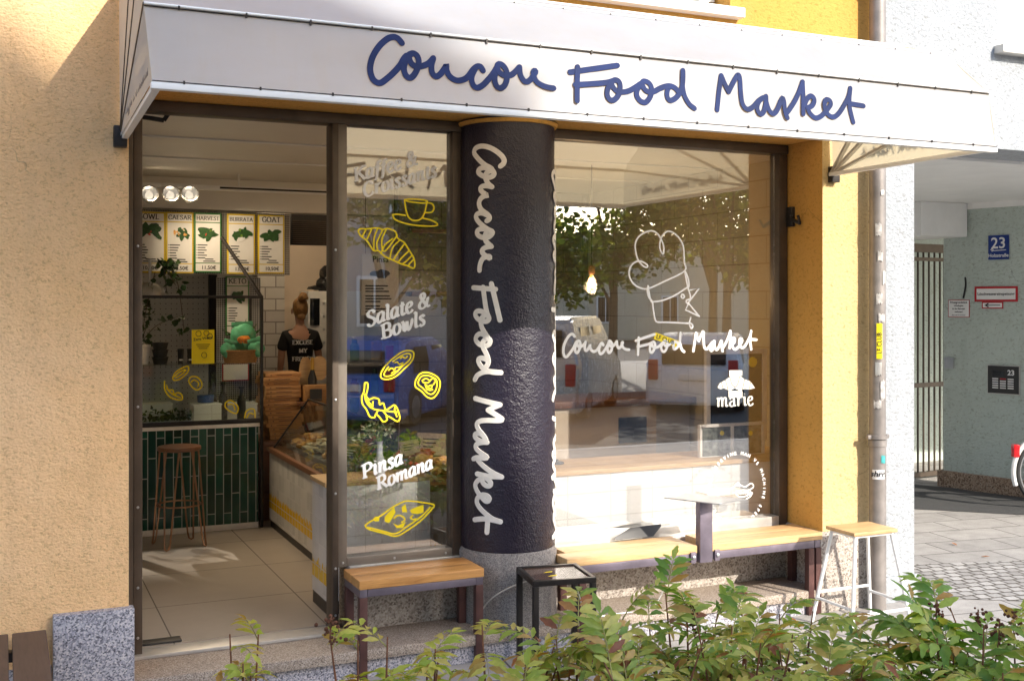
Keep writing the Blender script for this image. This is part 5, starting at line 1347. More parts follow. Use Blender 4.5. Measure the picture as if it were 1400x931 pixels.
for i, (u, v, s_, tl, lab) in enumerate(((332, 462, 1.0, -.05, "mint green snack bag standing tallest in the basket"), (312, 478, .62, .25, "mint green snack bag lying low at the left of the basket"), (350, 476, .66, -.3, "mint green snack bag low at the right of the basket"))):
    c = W(u, v, y=SY - .02 * (i > 0)); t = thing("snack_bag", lab, "snack bag", (c.x, SY, zs_ + .05), "mint green snack bags")
    rot = Matrix.Translation(Vector((c.x, c.y - .012 * i, c.z))) @ Matrix.Rotation(tl, 4, 'Y')
    mb = MB(); mb.blob((0, 0, 0), .1 * s_, 11 + i, .24, 3, (.95, .40, 1.12)); w_ = .085 * s_
    mb.box(-w_, w_, -.004, .004, .085 * s_, .128 * s_, .003); mb.v = [tuple(rot @ (Vector(v) + Vector((0, .008 * math.sin(v[0] * 60 + v[2] * 30), 0)))) for v in mb.v]
    mb.build("bag", M['bin_green'], t)
    if i == 0:
        mb = MB(); mb.blob(c + Vector((.0, -.044, -.012)), .05, 3, .25, 2, (1.1, .16, .62)); mb.build("picture", plain("orange print", (.70, .22, .02), .4, 0, .5, 30), t)
# on the counter below: trays, tubs and bottles
for i, (u0, u1, v0, v1, m_, lab) in enumerate(((193, 236, 553, 577, 'sign_white', "white shallow tray low behind the counter glass on the left"), (265, 303, 553, 575, 'white_tile', "white lidded tub in the middle behind the counter glass"), (288, 352, 553, 578, 'alu', "pale long tub behind the counter glass on the right"))):
    y_ = 3.02 + .08 * (i == 2); A, B = W(u0, v0, y=y_), W(u1, v1, y=y_)
    t = thing("food_tub", lab, "food tub", ((A.x + B.x) / 2, y_, .986), "tubs behind the counter glass"); MB().box(A.x, B.x, y_, y_ + .18, .986, A.z - .012, .006).build("tub", M[m_], t); MB().box(A.x - .004, B.x + .004, y_ - .004, y_ + .184, A.z - .012, A.z, .004).build("lid", M['sign_white'], t)
for i, (u, v0, lab) in enumerate(((305, 522, "slim dark bottle with a pump standing nearer the yellow card"), (330, 528, "slim dark bottle standing at the right behind the counter glass"))):
    y_ = 3.1; p = W(u, v0, y=y_); mb = MB(); h_ = p.z - .987
    cyl(mb, p.x, y_, .987, [(.034, 0), (.034, h_ * .62), (.014, h_ * .75), (.014, h_ * .92), (.02, h_ * .93), (.02, h_)]); solo(mb, "bottle", M['black'], lab, "bottle", "dark bottles")
p = W(281, 541, y=3.15); mb = MB(); cyl(mb, p.x, 3.15, p.z - .05, [(.06, 0), (.066, .04), (.066, .055), (.06, .056)]); mb.v = [(x, y, z) for x, y, z in mb.v]
mb2 = MB(); cyl(mb2, p.x, 3.15, .987, [(.066, 0), (.07, p.z - .05 - .987 - .001)])
t = thing("jar", "squat steel jar with a blue lid behind the counter glass", "jar", (p.x, 3.15, .987)); mb2.build("body", M['steel'], t); mb.build("lid", plain("blue lid", (.02, .09, .35), .35), t)
# herbs in the low trough and hanging ivy
def foliage(n_, cfn, size, seed, mat_, nm, parent, asp=.55, droop=.4):
    r_ = random.Random(seed); mb = MB()
    for i in range(n_):
        c = cfn(r_); e = Vector((r_.gauss(0, 1), r_.gauss(0, 1), r_.gauss(0, .6) - droop)).normalized(); s = e.cross(Vector((r_.gauss(0, 1), r_.gauss(0, 1), r_.gauss(0, 1)))).normalized()
        L = size * r_.uniform(.6, 1.25); w = L * asp; nrm = e.cross(s)
        mb.add([c, c + e * L * .35 + s * w * .5 + nrm * w * .12, c + e * L * .7 + s * w * .38 + nrm * w * .05, c + e * L, c + e * L * .7 - s * w * .38 + nrm * w * .05, c + e * L * .35 - s * w * .5 + nrm * w * .12, c + e * L * .45 - nrm * w * .06], [(0, 6, 1), (1, 6, 2), (2, 6, 3), (3, 6, 4), (4, 6, 5), (5, 6, 0)])
    return mb.build(nm, mat_, parent, None, 80)
M['ivy'] = leaf_mat("ivy leaf", [(0, (.012, .035, .012)), (.5, (.03, .07, .02)), (1, (.07, .12, .03))], .2, .4)
hp = W(205, 440, y=3.25)
iv = thing("hanging_ivy", "trailing dark ivy in a pale pot at the left end of the glass shelf", "plant", (hp.x - .05, 3.25, zs_))
mb = MB(); cyl(mb, hp.x - .09, 3.05, zs_, [(.05, 0), (.07, .13), (.075, .135), (.075, .15), (.065, .15)]); mb.build("pot", M['cream_paint'], iv)
vines = MB(); ends = [(240, 390), (246, 432), (252, 455), (228, 400), (212, 372), (205, 410), (238, 376)]
paths = []
for i, (u, v) in enumerate(ends):
    q = W(u, v, y=3.15 + .03 * i); top = W(222 + 3 * i, 358, y=3.2); b_ = Vector((hp.x - .09, 3.05, zs_ + .16)) if i in (1, 4, 5) else top
    pth = smooth_line([b_, b_.lerp(q, .4) + Vector((.03 * (i % 3 - 1), 0, .05)), q], 8); paths.append(pth); vines.tube(pth, .003, 5)
vines.build("vine", M['bronze'], iv)
def ivyp(r_): pth = r_.choice(paths); return r_.choice(pth) + Vector((r_.gauss(0, .02), r_.gauss(0, .02), r_.gauss(0, .015)))
foliage(130, ivyp, .055, 5, M['ivy'], "foliage", iv, .9)
A = W(192, 577, y=2.95); B = W(262, 560, y=2.95)
hb = thing("herb_trough", "low trough of fresh green herbs behind the counter glass", "herbs", ((A.x + B.x) / 2, 2.95, .987))
MB().box(A.x, B.x, 2.90, 2.99, .987, 1.02, .003).build("trough", M['steel'], hb)
foliage(260, lambda r_: Vector((r_.uniform(A.x, B.x), r_.uniform(2.90, 2.99), 1.02 + abs(r_.gauss(0, .035)))), .035, 8, M['ivy'], "foliage", hb, .6, -.3)
# agave tuft behind the bags
p = W(332, 448, y=3.2); ag = thing("spiky_plant", "dark spiky plant rising behind the green bags", "plant", (p.x, 3.2, zs_))
mb = MB(); cyl(mb, p.x, 3.2, zs_, [(.05, 0), (.06, .09), (.06, .1)]); mb.build("pot", M['black'], ag)
mb = MB(); r_ = random.Random(4)
for i in range(22):
    a_ = r_.uniform(0, 6.28); t_ = r_.uniform(.15, 1.0); d_ = Vector((math.cos(a_) * t_, math.sin(a_) * t_, r_.uniform(.5, 1.2))).normalized(); L = r_.uniform(.14, .27); o = Vector((p.x, 3.2, zs_ + .1))
    mb.tube([o, o + d_ * L * .5 + Vector((0, 0, .02)), o + d_ * L - Vector((0, 0, .02 * t_))], [.008, .011, .001], 5)
mb.build("leaves", M['ivy'], ag)
# chrome dome lamp left
p = W(205, 396, y=3.3); mb = MB(); cyl(mb, p.x, 3.3, p.z - .06, [(.125, 0), (.12, .04), (.09, .09), (.04, .115), (.012, .12), (.012, .3)], 28)
solo(mb, "dome_lamp", M['steel'], "chrome dome lamp shade hanging above the black bowls", "lamp")
# dark door frame strip beside the panel
mb = MB(); A, B = W(286, 378, y=4.0), W(297, 520, y=4.0); mb.box(A.x, B.x, 4.0, 4.05, FL, CEIL - .003); solo(mb, "door_post", M['dark_metal'], "dark upright post behind the yellow card", "post")

# copper stool
cs = W(245, 613, y=2.43)
st = thing("bar_stool", "copper hairpin bar stool with a dark round wooden seat before the green tiles", "bar stool", (cs.x, 2.43, FL))
sr = (W(276, 613, y=2.43).x - W(215, 613, y=2.43).x) / 2 * .98
MB().lathe([(sr * .96, cs.z - .012), (sr, cs.z - .008), (sr, cs.z + .014), (sr * .97, cs.z + .018)], (cs.x, 2.43, 0), 36).build("seat", M['seat_wood'], st)
for i in range(4):
    a_ = R(45 + 90 * i + 12); d = Vector((math.cos(a_), math.sin(a_), 0)); s = Vector((-d.y, d.x, 0)); o = Vector((cs.x, 2.43, 0))
    zt_ = cs.z - .013
    pts = [o + d * sr * .80 + s * .055 + Vector((0, 0, zt_)), o + d * (sr + .035) + s * .022 + Vector((0, 0, FL + .06)), o + d * (sr + .045) + s * .016 + Vector((0, 0, FL + .016)), o + d * (sr + .05) + Vector((0, 0, FL + .007)), o + d * (sr + .045) - s * .016 + Vector((0, 0, FL + .016)), o + d * (sr + .035) - s * .022 + Vector((0, 0, FL + .06)), o + d * sr * .80 - s * .055 + Vector((0, 0, zt_))]
    MB().tube(pts, .0065, 8).build("leg", M['copper'], st)
rg = MB(); rz = FL + .30; rr_ = sr + .0
rg.tube([Vector((cs.x + rr_ * math.cos(R(k * 10)), 2.43 + rr_ * math.sin(R(k * 10)), rz)) for k in range(36)], .006, 8, False, True); rg.build("foot_ring", M['copper'], st)

# ------------------------------------------------------------------ counters at the right
def lerp2(a, b, t): return a + (b - a) * t
near = thing("tiled_counter", "white tiled counter end with a dripping yellow band and wooden top by the doorway", "counter", (1.95, .38, FL))
NX0, NX1, NY0, NY1, NZ = 1.648, 2.262, .235, .56, .885
MB().box(NX0, NX1, NY0, NY1, FL + .075, NZ).build("tiled_body", M['hand_tile'], near)
MB().box(NX0 + .012, NX1 - .002, NY0 - .006, NY0 - .0005, FL + .075, NZ).build("front_panel", M['white_tile'], near)
MB().box(NX0 - .012, NX1 + .012, NY0 - .012, NY1 + .01, NZ + .001, NZ + .026, .003).build("top", M['top_wood'], near)
MB().box(NX0 + .004, NX1 - .01, NY0 + .006, NY1, FL, FL + .074).build("skirting", M['dark_metal'], near)
far = thing("deli_counter", "long white tiled deli counter with yellow tile row and glass case of food", "counter", (2.3, 1.7, FL))
FX0, FY0, FY1, FZ = 1.895, .58, 2.86, .755
MB().box(FX0, 2.85, FY0, FY1, FL + .06, FZ).build("tiled_body", M['hand_tile_far'], far)
MB().box(FX0 - .02, 2.87, FY0 - .0, FY1 + .02, FZ + .001, FZ + .04, .006).build("top", M['seat_wood'], far)
MB().box(FX0 + .01, 2.84, FY0 + .01, FY1, FL, FL + .059).build("skirting", M['dark_metal'], far)
gz = FZ + .042
gp_ = MB(); p0, p1 = Vector((FX0 + .01, .75, gz)), Vector((FX0 + .28, .75, gz + .36))
gp_.prism([p0, p0 + Vector((0, 2.0, 0)), p1 + Vector((0, 2.0, 0)), p1], (.006, 0, -.004)); gp_.prism([p1 + Vector((.008, 0, 0)), p1 + Vector((.008, 2.0, 0)), p1 + Vector((.48, 2.0, 0)), p1 + Vector((.48, 0, 0))], (0, 0, .006))
gp_.build("glass_case", M['glass_thin'], far)
rn = MB()
for yy in (.75, 2.75): rn.beam(p0 + Vector((0, yy - .75, 0)), p1 + Vector((0, yy - .75, 0)), .012, .012)
rn.beam(p1 + Vector((0, 0, .004)), p1 + Vector((0, 2.0, .004)), .012, .012); rn.build("case_frame", M['dark_metal'], far)
# food on the deli counter
r_ = random.Random(11)
foods = (("green salad leaves", 'leaf_mid'), ("roast vegetables", 'bread'), ("sliced bread", 'bread'), ("tomatoes", 'tomato'), ("flatbread", 'bread'), ("herb salad", 'leaf_dark'), ("cream cheese", 'cream_food'), ("peppers", 'tomato'), ("rolls", 'bread'), ("mixed greens", 'leaf_mid'))
idx = 0
for row in range(5):
    for cc in range(2):
        nm, mt_ = foods[idx]; x0, y0 = FX0 + .10 + cc * .40, .72 + row * .41
        where = ("nearest the window", "second from the window", "in the middle row", "second from the back", "farthest back")[row]
        t = thing("food_tray", "tray of %s %s on the %s side of the deli counter" % (nm, where, ("doorway", "window")[cc]), "food tray", (x0 + .17, y0 + .18, gz), "trays of food on the deli counter")
        tr = MB(); tr.box(x0, x0 + .34, y0, y0 + .36, gz, gz + .012, .004); tr.box(x0, x0 + .012, y0, y0 + .36, gz + .0122, gz + .035, .003); tr.box(x0 + .328, x0 + .34, y0, y0 + .36, gz + .0122, gz + .035, .003); tr.build("tray", M['wicker'] if idx % 2 else M['steel'], t)
        pl_ = MB()
        for k in range(26): pl_.blob((x0 + r_.uniform(.05, .29), y0 + r_.uniform(.05, .31), gz + .03 + r_.uniform(0, .075)), r_.uniform(.022, .048), k + idx * 31, .7, 2, (r_.uniform(.8, 1.5), r_.uniform(.8, 1.4), .6))
        pl_.build("food", M[mt_], t)
        if mt_ in ('leaf_mid', 'leaf_dark'): foliage(220, lambda q: Vector((q.uniform(x0 + .03, x0 + .31), q.uniform(y0 + .03, y0 + .33), gz + .05 + q.uniform(0, .1))), .05, idx, leaf_mat("salad leaf", [(0, (.03, .09, .015)), (.5, (.10, .22, .03)), (1, (.25, .36, .08))], .3), "leaves", t, .7, -.2)
        idx += 1
for i, (u, v, ro) in enumerate(((478, 620, .2), (560, 612, -.1), (545, 570, -.05), (590, 607, .1))):
    p = W(u, v, y=1.0 + .25 * i); t = thing("price_card", ("small dark price card leaning left above the trays", "cream price card standing behind the flower vase", "small cream price card farther back in the case", "cream price card with printed lines by the right window frame")[i], "price card", (p.x, p.y, p.z - .07), "price cards on the food")
    rot = Matrix.Translation(p) @ Matrix.Rotation(ro, 4, 'Y') @ Matrix.Rotation(R(-15), 4, 'X'); w_, h_ = (.07, .05) if i != 3 else (.11, .08)
    MB().box(-w_, w_, -.002, .002, -h_, h_, 0, rot).build("card", M['black'] if i == 0 else M['cream_food'], t)
    mb = MB()
    for k in range(3): mb.box(-w_ * .6, w_ * (.5 - .2 * k), -.0032, -.0022, h_ * (.4 - .35 * k), h_ * (.5 - .35 * k), 0, rot)
    mb.build("print", M['sign_white'] if i == 0 else M['ink'], t)
    MB().tube([rot @ Vector((0, .004, -h_)), Vector((p.x, p.y + .02, gz + .02))], .003, 5).build("stick", M['steel'], t)
# flower vase on the near counter
p = W(519, 640, y=.36); fv = thing("flower_vase", "narrow glass vase with pale sprigs and a blue mark on the wooden counter top", "vase", (p.x, .36, NZ + .027))
z0 = NZ + .027; mb = MB(); cyl(mb, p.x, .36, z0, [(.030, 0), (.034, .02), (.032, .08), (.018, .13), (.017, .19), (.020, .20)]); mb.build("vase", plain("blue white ceramic", (.45, .47, .52), .2, 0, .5, 14), fv)
ss = MB(); tips = []
for i, (du, dv) in enumerate(((-22, -38), (-30, -18), (-8, -50), (12, -44), (18, -28), (-14, -30), (5, -36))):
    q = W(519 + du, 612 + dv * .7, y=.36 + .03 * (i % 3 - 1)); o = Vector((p.x, .36, z0 + .19)); pth = smooth_line([o, o.lerp(q, .5) + Vector((0, 0, .03)), q], 6); tips.append(pth); ss.tube(pth, .0025, 5)
ss.build("stems", M['leaf_mid'], fv)
foliage(150, lambda q: q.choice(q.choice(tips)[3:]) + Vector((q.gauss(0, .01), q.gauss(0, .01), q.gauss(0, .01))), .035, 3, leaf_mat("pale sprig", [(0, (.25, .36, .18)), (.6, (.55, .6, .5)), (1, (.75, .6, .6))], .3), "sprigs", fv, .35, -.2)
# pizza boxes
bxs0, bxs1 = W(362.5, 550, y=3.16), W(411, 550, y=3.16)
zt_ = W(380, 510, y=3.16).z; z_ = FZ + .05; nbx = 16; hh = (zt_ - z_) / nbx; r_ = random.Random(5); proto = None
for i in range(nbx):
    dx, dy = r_.uniform(-.012, .012), r_.uniform(-.012, .012); z0 = z_ + i * hh; w_ = bxs1.x - bxs0.x
    if i < 7: dx += .006 * (7 - i)
    lab = "bottom pizza box of the tall cardboard stack" if i == 0 else "topmost pizza box of the tall cardboard stack" if i == nbx - 1 else "cardboard pizza box within the tall stack on the counter"
    loc = Vector((bxs0.x + w_ / 2 + dx, 3.33 + dy, z0))
    if proto is None:
        t = thing("pizza_box", lab, "pizza box", loc, "stacked cardboard pizza boxes")
        x0, y0 = loc.x - w_ / 2, loc.y - .16
        MB().box(x0, x0 + w_, y0, y0 + .32, z0 + .0005, z0 + hh * .93, .002).build("box", M['cardboard'], t)
        pm = MB(); stroke(pm, [(w_ * .3, hh * .45), (w_ * .72, hh * .45)], hh * .22, front_fn(x0, y0 - .0006, z0), .0004, 4, False); pm.box(x0 + w_ * .12, x0 + w_ * .16, y0 - .0015, y0 - .0004, z0 + hh * .3, z0 + hh * .6); pm.build("print", M['seat_wood'], t); proto = t
    else: t = copy_tree(proto, loc, lab)
mb = MB(); mb.box(bxs0.x - .06, bxs1.x + .6, 3.10, 3.6, FL, z_ - .001, .004); solo(mb, "back_counter", M['seat_wood'], "low brown back counter under the stack of pizza boxes", "counter")
# paddles, bottle, basket by the boxes
for i, (u, v0, v1, wd, lab) in enumerate(((418, 488, 548, .055, "left of two rounded brown wooden boards behind the boxes"), (437, 487, 520, .062, "right of two rounded brown wooden boards above the basket"))):
    A = W(u, v0, y=3.3); B = W(u, v1, y=3.3); h_ = A.z - B.z; pts = []
    for k in range(20):
        a_ = 2 * math.pi * k / 20; ex = abs(math.cos(a_)) ** .7 * (1 if math.cos(a_) > 0 else -1); ez = abs(math.sin(a_)) ** .75 * (1 if math.sin(a_) > 0 else -1)
        pts.append(Vector((A.x + wd * ex, 3.3, B.z + h_ / 2 + h_ / 2 * ez)))
    solo(MB().prism(pts, (0, .015, 0)), "wooden_board", M['top_wood'], lab, "wooden board", "wooden boards")
A = W(427, 489, y=3.25); mb = MB(); zb_ = W(427, 545, y=3.25).z; h_ = A.z - zb_
cyl(mb, A.x, 3.25, zb_, [(.036, 0), (.036, h_ * .5), (.013, h_ * .72), (.013, h_)]); t = thing("bottle", "dark bottle with a gold foil neck between the wooden boards", "bottle", (A.x, 3.25, zb_)); mb.build("body", M['black'], t)
mb = MB(); cyl(mb, A.x, 3.25, zb_ + h_ * .7, [(.0145, 0), (.0142, h_ * .3), (.0, h_ * .305)]); mb.build("foil", plain("gold foil", (.62, .38, .08), .35, .6), t)
A, B = W(416, 527, y=3.12), W(452, 548, y=3.12)
t = thing("basket", "square wicker basket with a little black tag on the back counter", "basket", ((A.x + B.x) / 2, 3.12, B.z))
MB().box(A.x, B.x + .1, 3.10, 3.24, z_ if B.z < z_ else B.z, A.z, .008).build("body", M['wicker'], t)
C_, D_ = W(424, 532, y=3.09), W(440, 545, y=3.09); MB().box(C_.x, D_.x, 3.085, 3.0975, D_.z, C_.z).build("tag", M['black'], t)
MB().box(A.x - .05, B.x + .2, 3.06, 3.30, B.z - .03, B.z - .001, .004).build("shelf", M['seat_wood'], thing("wall_shelf", "brown wooden shelf carrying the square wicker basket", "shelf", (A.x, 3.1, B.z - .03)))
# oven cabinet beyond the person with a black bag on it
A, B = W(421, 398, y=5.05), W(452, 520, y=5.05)
ov = thing("oven", "white cabinet oven with a dark glass door beyond the person", "oven", ((A.x + B.x) / 2, 5.1, FL))
MB().box(A.x, B.x + .35, 5.05, 5.4, B.z - .3, A.z, .01).build("body", M['white_paint'], ov)
C_, D_ = W(424, 408, y=5.04), W(437, 445, y=5.04); MB().box(C_.x, D_.x, 5.036, 5.049, D_.z, C_.z, .004).build("door_glass", M['car_glass'], ov)
mb = MB(); kx = W(443, 400, y=5.04).x
for k in range(4): mb.lathe([(.012, 0), (.012, .012), (0, .014)], (0, 0, 0), 12, Matrix.Translation((kx, 5.049, A.z - .12 - .13 * k)) @ Matrix.Rotation(R(90), 4, 'X'))
mb.build("knobs", M['steel'], ov)
p = W(440, 385, y=5.2); mb = MB(); mb.blob(p + Vector((.05, 0, .01)), .115, 6, .6, 3, (.75, .7, 1.1)); mb.blob(p + Vector((-.07, 0, -.065)), .05, 9, .5, 2, (1.5, .7, .45)); solo(mb, "black_bag", plain("black glossy sack", (.03, .028, .028), .25, 0, .3, 8, .5, 14), "crumpled black sack lying on top of the white oven", "bag")

# shelving at the back seen through the narrow window
sv = thing("shelf_unit", "pale wall shelf with two boards at the back of the shop", "shelf", (3.0, 4.9, FL))
sx0_, sx1_ = W(478, 500, y=4.9).x, 4.55
for z in (.95, 1.28): MB().box(sx0_, sx1_, 4.9, 5.2, z, z + .03, .003).build("board", M['white_paint'], sv)
MB().box(sx0_, sx1_, 5.21, 5.24, FL, 1.9).build("back_panel", plain("pale cream grey panel", (.50, .47, .43), .5), sv)
r_ = random.Random(21); cols = [plain("jar colour %d" % i, c, .3, 0, .15) for i, c in enumerate(((.55, .08, .05), (.75, .6, .3), (.1, .22, .42), (.7, .68, .62), (.15, .3, .12), (.5, .28, .08)))]
cn = ("red", "straw coloured", "blue", "white", "green", "amber"); n_ = 0
for z in (.98, 1.31):
    x_ = sx0_ + .08
    while x_ < 3.75:
        h_ = r_.uniform(.12, .24); r0 = r_.uniform(.03, .05); ci = r_.randrange(6); kind = r_.random() < .5
        mb = MB()
        if kind: cyl(mb, x_, 5.0, z + .031, [(r0, 0), (r0, h_ * .7), (r0 * .6, h_ * .82), (r0 * .6, h_)], 14)
        else: mb.box(x_ - r0, x_ + r0, 4.96, 5.06, z + .031, z + .031 + h_, .005)
        lb_ = "%s %s number of its row along the %s shelf board" % (cn[ci], "jar" if kind else "carton", "upper" if z > 1.2 else "lower")
        lb_ = "%s %s on the %s back shelf, %s" % (cn[ci], "jar" if kind else "carton", "upper" if z > 1.2 else "lower", "%d cm from its left end" % round((x_ - sx0_) * 100))
        solo(mb, "jar" if kind else "carton", cols[ci], lb_, "jar" if kind else "carton", "groceries on the back shelves"); n_ += 1
        x_ += r0 * 2 + r_.uniform(.03, .14)
# poster on a panel behind the narrow window
py_ = 2.9; A, B = W(495, 347, y=py_), W(545, 431, y=py_)
ps = thing("poster", "white printed poster hanging behind the narrow window", "poster", ((A.x + B.x) / 2, py_, B.z))
MB().box(A.x, B.x, py_, py_ + .012, B.z, A.z, .002).build("sheet", M['paper'], ps)
tx = MB(); Wd = B.x - A.x; cx = (A.x + B.x) / 2; hh_ = A.z - B.z
text_into(tx, "Pinsa", Wd * .22, front_fn(cx, py_ - .001, A.z - hh_ * .13), 'CENTER', .02)
r_ = random.Random(2)
for i in range(9): stroke(tx, [(0, 0), (Wd * r_.uniform(.35, .75), 0)], .012, front_fn(A.x + Wd * .1, py_ - .001, B.z + hh_ * (.06 + .045 * i + .03 * (i // 3))), .0006, 4, False)
tx.blob((cx, py_ - .004, A.z - hh_ * .32), Wd * .2, 4, .6, 2, (1.2, .03, .5))
tx.build("print", M['ink'], ps)
mb = MB(); mb.tube([(cx - Wd * .4, py_ + .006, A.z), (cx - Wd * .4, py_ + .006, CEIL - .002)], .002, 5); mb.tube([(cx + Wd * .4, py_ + .006, A.z), (cx + Wd * .4, py_ + .006, CEIL - .002)], .002, 5); mb.build("cord", M['dark_metal'], ps)

# ------------------------------------------------------------------ behind the large window
WB0, WB1, WBZ = 2.62, 4.962, .865
wb = thing("window_counter", "white tiled counter with a pale wooden top along the large window", "counter", (3.6, .4, FL))
MB().box(WB0, WB1, .17, .62, FL, WBZ).build("tiled_body", M['white_tile'], wb)
MB().box(WB0, WB1, .155, .64, WBZ + .001, WBZ + .03, .004).build("top", M['oak_pale'], wb)
# cash desk block
A, B = W(787, 558, y=1.55), W(893, 620, y=1.55)
cd = thing("cash_desk", "beige panelled serving block with a brown top behind the window counter", "counter", ((A.x + B.x) / 2, 1.7, FL))
MB().box(A.x - .5, B.x + .03, 1.55, 2.2, FL, A.z, .004).build("body", M['beige_wall'], cd)
MB().box(A.x - .52, B.x + .55, 1.52, 2.22, A.z + .001, A.z + .05, .004).build("top", M['seat_wood'], cd)
MB().box(B.x + .032, B.x + .53, 1.62, 2.2, FL, A.z - .001, .004).build("side_panel", M['grey_wall'], cd)
C_, D_ = W(846, 571, y=1.54), W(884, 604, y=1.54); MB().box(C_.x, D_.x, 1.535, 1.549, D_.z, C_.z, .006).build("screen", M['car_glass'], cd)
# brown wooden rack on the rear wall
rk = thing("wooden_rack", "brown slatted wooden rack on the tiled rear wall", "rack", (3.9, 3.2, 1.6)); RY = 3.22
A, B = W(905, 322, y=RY), W(986, 326, y=RY)
for v in (326, 403):
    z = W(950, v, y=RY).z; MB().box(3.2, min(W(990, v, y=RY).x, 4.58), RY, RY + .05, z - .02, z + .02, .003).build("rail", M['seat_wood'], rk)
for u in (928, 952, 982):
    x_ = min(W(u, 350, y=RY).x, 4.56); MB().box(x_ - .03, x_ + .03, RY + .051, RY + .075, W(950, 410, y=RY).z, W(950, 200, y=RY).z, .003).build("upright", M['seat_wood'], rk)
# pendant bulbs
glow = emit("filament glow", (1.0, .36, .06), 22)
pb = None
for i, (u, v, y_) in enumerate(((809, 388, 1.35), (908, 388, 2.2))):
    p = W(u, v, y=y_); lab = ("clear pendant bulb with orange filament on the left behind the large window", "clear pendant bulb with orange filament behind the drawn chef's hat")[i]
    if pb is None:
        t = thing("pendant_bulb", lab, "pendant lamp", p, "pendant filament bulbs")
        MB().lathe([(.020, .07), (.045, .03), (.052, -.03), (.040, -.07), (.0, -.085)], p, 24, None, False).build("glass", M['glass_thin'], t)
        fl = MB()
        for k in range(6):
            a_ = R(60 * k); fl.tube([p + Vector((.016 * math.cos(a_), .016 * math.sin(a_), -.035)), p + Vector((.011 * math.cos(a_), .011 * math.sin(a_), .045))], .0042, 6)
        fl.build("filament", glow, t)
        MB().lathe([(.022, .07), (.024, .075), (.024, .13), (.006, .14)], p, 20).build("socket", M['seat_wood'], t)
        MB().tube([p + Vector((0, 0, .138)), Vector((p.x, p.y, CEIL - .002))], .0035, 6).build("cord", M['dark_metal'], t)
        pb = t
    else: t = copy_tree(pb, p, lab)
    ld = bpy.data.lights.new("pendant_light", 'POINT'); ld.energy = 8; ld.color = (1, .66, .34); ld.shadow_soft_size = .05
    lo = bpy.data.objects.new("pendant_light", ld); COL.objects.link(lo); lo.parent = t; lo.location = (0, 0, -.02)
# framed pictures at the right end of the window counter
def frame(u0, v0, u1, v1, y, w_, name, lab, inner, rail=None):
    A, B = W(u0, v0, y=y), W(u1, v1, y=y); t = thing(name, lab, "picture frame", ((A.x + B.x) / 2, y, B.z))
    f = MB(); f.box(A.x, B.x, y, y + .03, A.z - w_, A.z, .004); f.box(A.x, B.x, y, y + .03, B.z, B.z + w_, .004); f.box(A.x, A.x + w_, y, y + .03, B.z + w_ + .0005, A.z - w_ - .0005, .004); f.box(B.x - w_, B.x, y, y + .03, B.z + w_ + .0005, A.z - w_ - .0005, .004)
    if rail: xm = (A.x + B.x) / 2; f.box(xm - w_ / 2, xm + w_ / 2, y, y + .03, B.z + w_ + .0005, A.z - w_ - .0005, .004)
    f.build("frame", M['cream_paint'], t)
    MB().box(A.x + w_ * .6, B.x - w_ * .6, y + .014, y + .02, B.z + w_ * .6, A.z - w_ * .6).build("picture", inner, t)
    return t, A, B
fA, A, B = frame(966, 478, 1049, 602, .42, .034, "framed_chalkboard", "tall cream framed dark board at the right end of the window counter", plain("dark board", (.03, .035, .045), .15, 0, .4, 4))
t2 = MB(); p = W(1029, 495, y=.415); t2.lathe([(.035, 0), (.035, .003)], (0, 0, 0), 24, Matrix.Translation(p) @ Matrix.Rotation(R(90), 4, 'X')); t2.build("yellow_dot", M['yellow_vinyl'], fA)
fB, A, B = frame(957, 581, 1046, 623, .32, .020, "double_frame", "low cream double picture frame leaning before the tall board", plain("grey photograph", (.14, .15, .13), .2, 0, .8, 22), True)
for u in (987, 1026):
    p = W(u, 592, y=.332); t2 = MB().lathe([(.016, 0), (.016, .003)], (0, 0, 0), 18, Matrix.Translation(p) @ Matrix.Rotation(R(90), 4, 'X')); t2.build("yellow_dot", M['yellow_vinyl'], fB)
p = W(757, 637, y=.5); mb = MB(); cyl(mb, p.x, .45, WBZ + .031, [(.035, 0), (.045, .004), (.04, .014), (.01, .02), (.006, .03)]); solo(mb, "door_wedge", M['black'], "small black object lying on the window counter by the pillar", "small object")

# ------------------------------------------------------------------ the person at the back
kl = thing("added_kitchen_lamp", "added unseen tube lamp on the kitchen ceiling, lighting the person", "added lamp", (2.5, 4.3, CEIL - .08))  # unseen lamp, added to brighten the person and the kitchen
MB().box(1.9, 3.05, 4.27, 4.33, CEIL - .05, CEIL - .002, .005).build("housing", M['white_paint'], kl)
MB().tube([(1.92, 4.3, CEIL - .07), (3.03, 4.3, CEIL - .07)], .016, 10).build("tube", emit("warm tube", (1.0, .78, .52), 12), kl)
pe = thing("person", "person seen from behind in a black T-shirt with a blond bun at the rear counter", "person", (2.60, 4.75, FL))
def skin_body(joints, edges, name, mat_, parent, sub=2):
    me = bpy.data.meshes.new(name); me.from_pydata([j[0] for j in joints], edges, [])
    ob = bpy.data.objects.new("tmp", me); COL.objects.link(ob)
    sk = ob.modifiers.new("skin", 'SKIN'); ob.modifiers.new("sub", 'SUBSURF').levels = sub; sk.use_smooth_shade = True
    for i, j in enumerate(joints): me.skin_vertices[0].data[i].radius = j[1]
    me.skin_vertices[0].data[0].use_root = True
    dg = bpy.context.evaluated_depsgraph_get(); m2 = bpy.data.meshes.new_from_object(ob.evaluated_get(dg)); bpy.data.objects.remove(ob)
    mb = MB(); mb.add([v.co[:] for v in m2.vertices], [tuple(p.vertices) for p in m2.polygons]); return mb.build(name, mat_, parent, None, 180)
ox, oy = 2.60, 4.75
def J(x, y, z, rx, ry=None): return (Vector((ox + x * .80, oy + y, FL + z)), (rx * .82, (ry or rx) * .88))
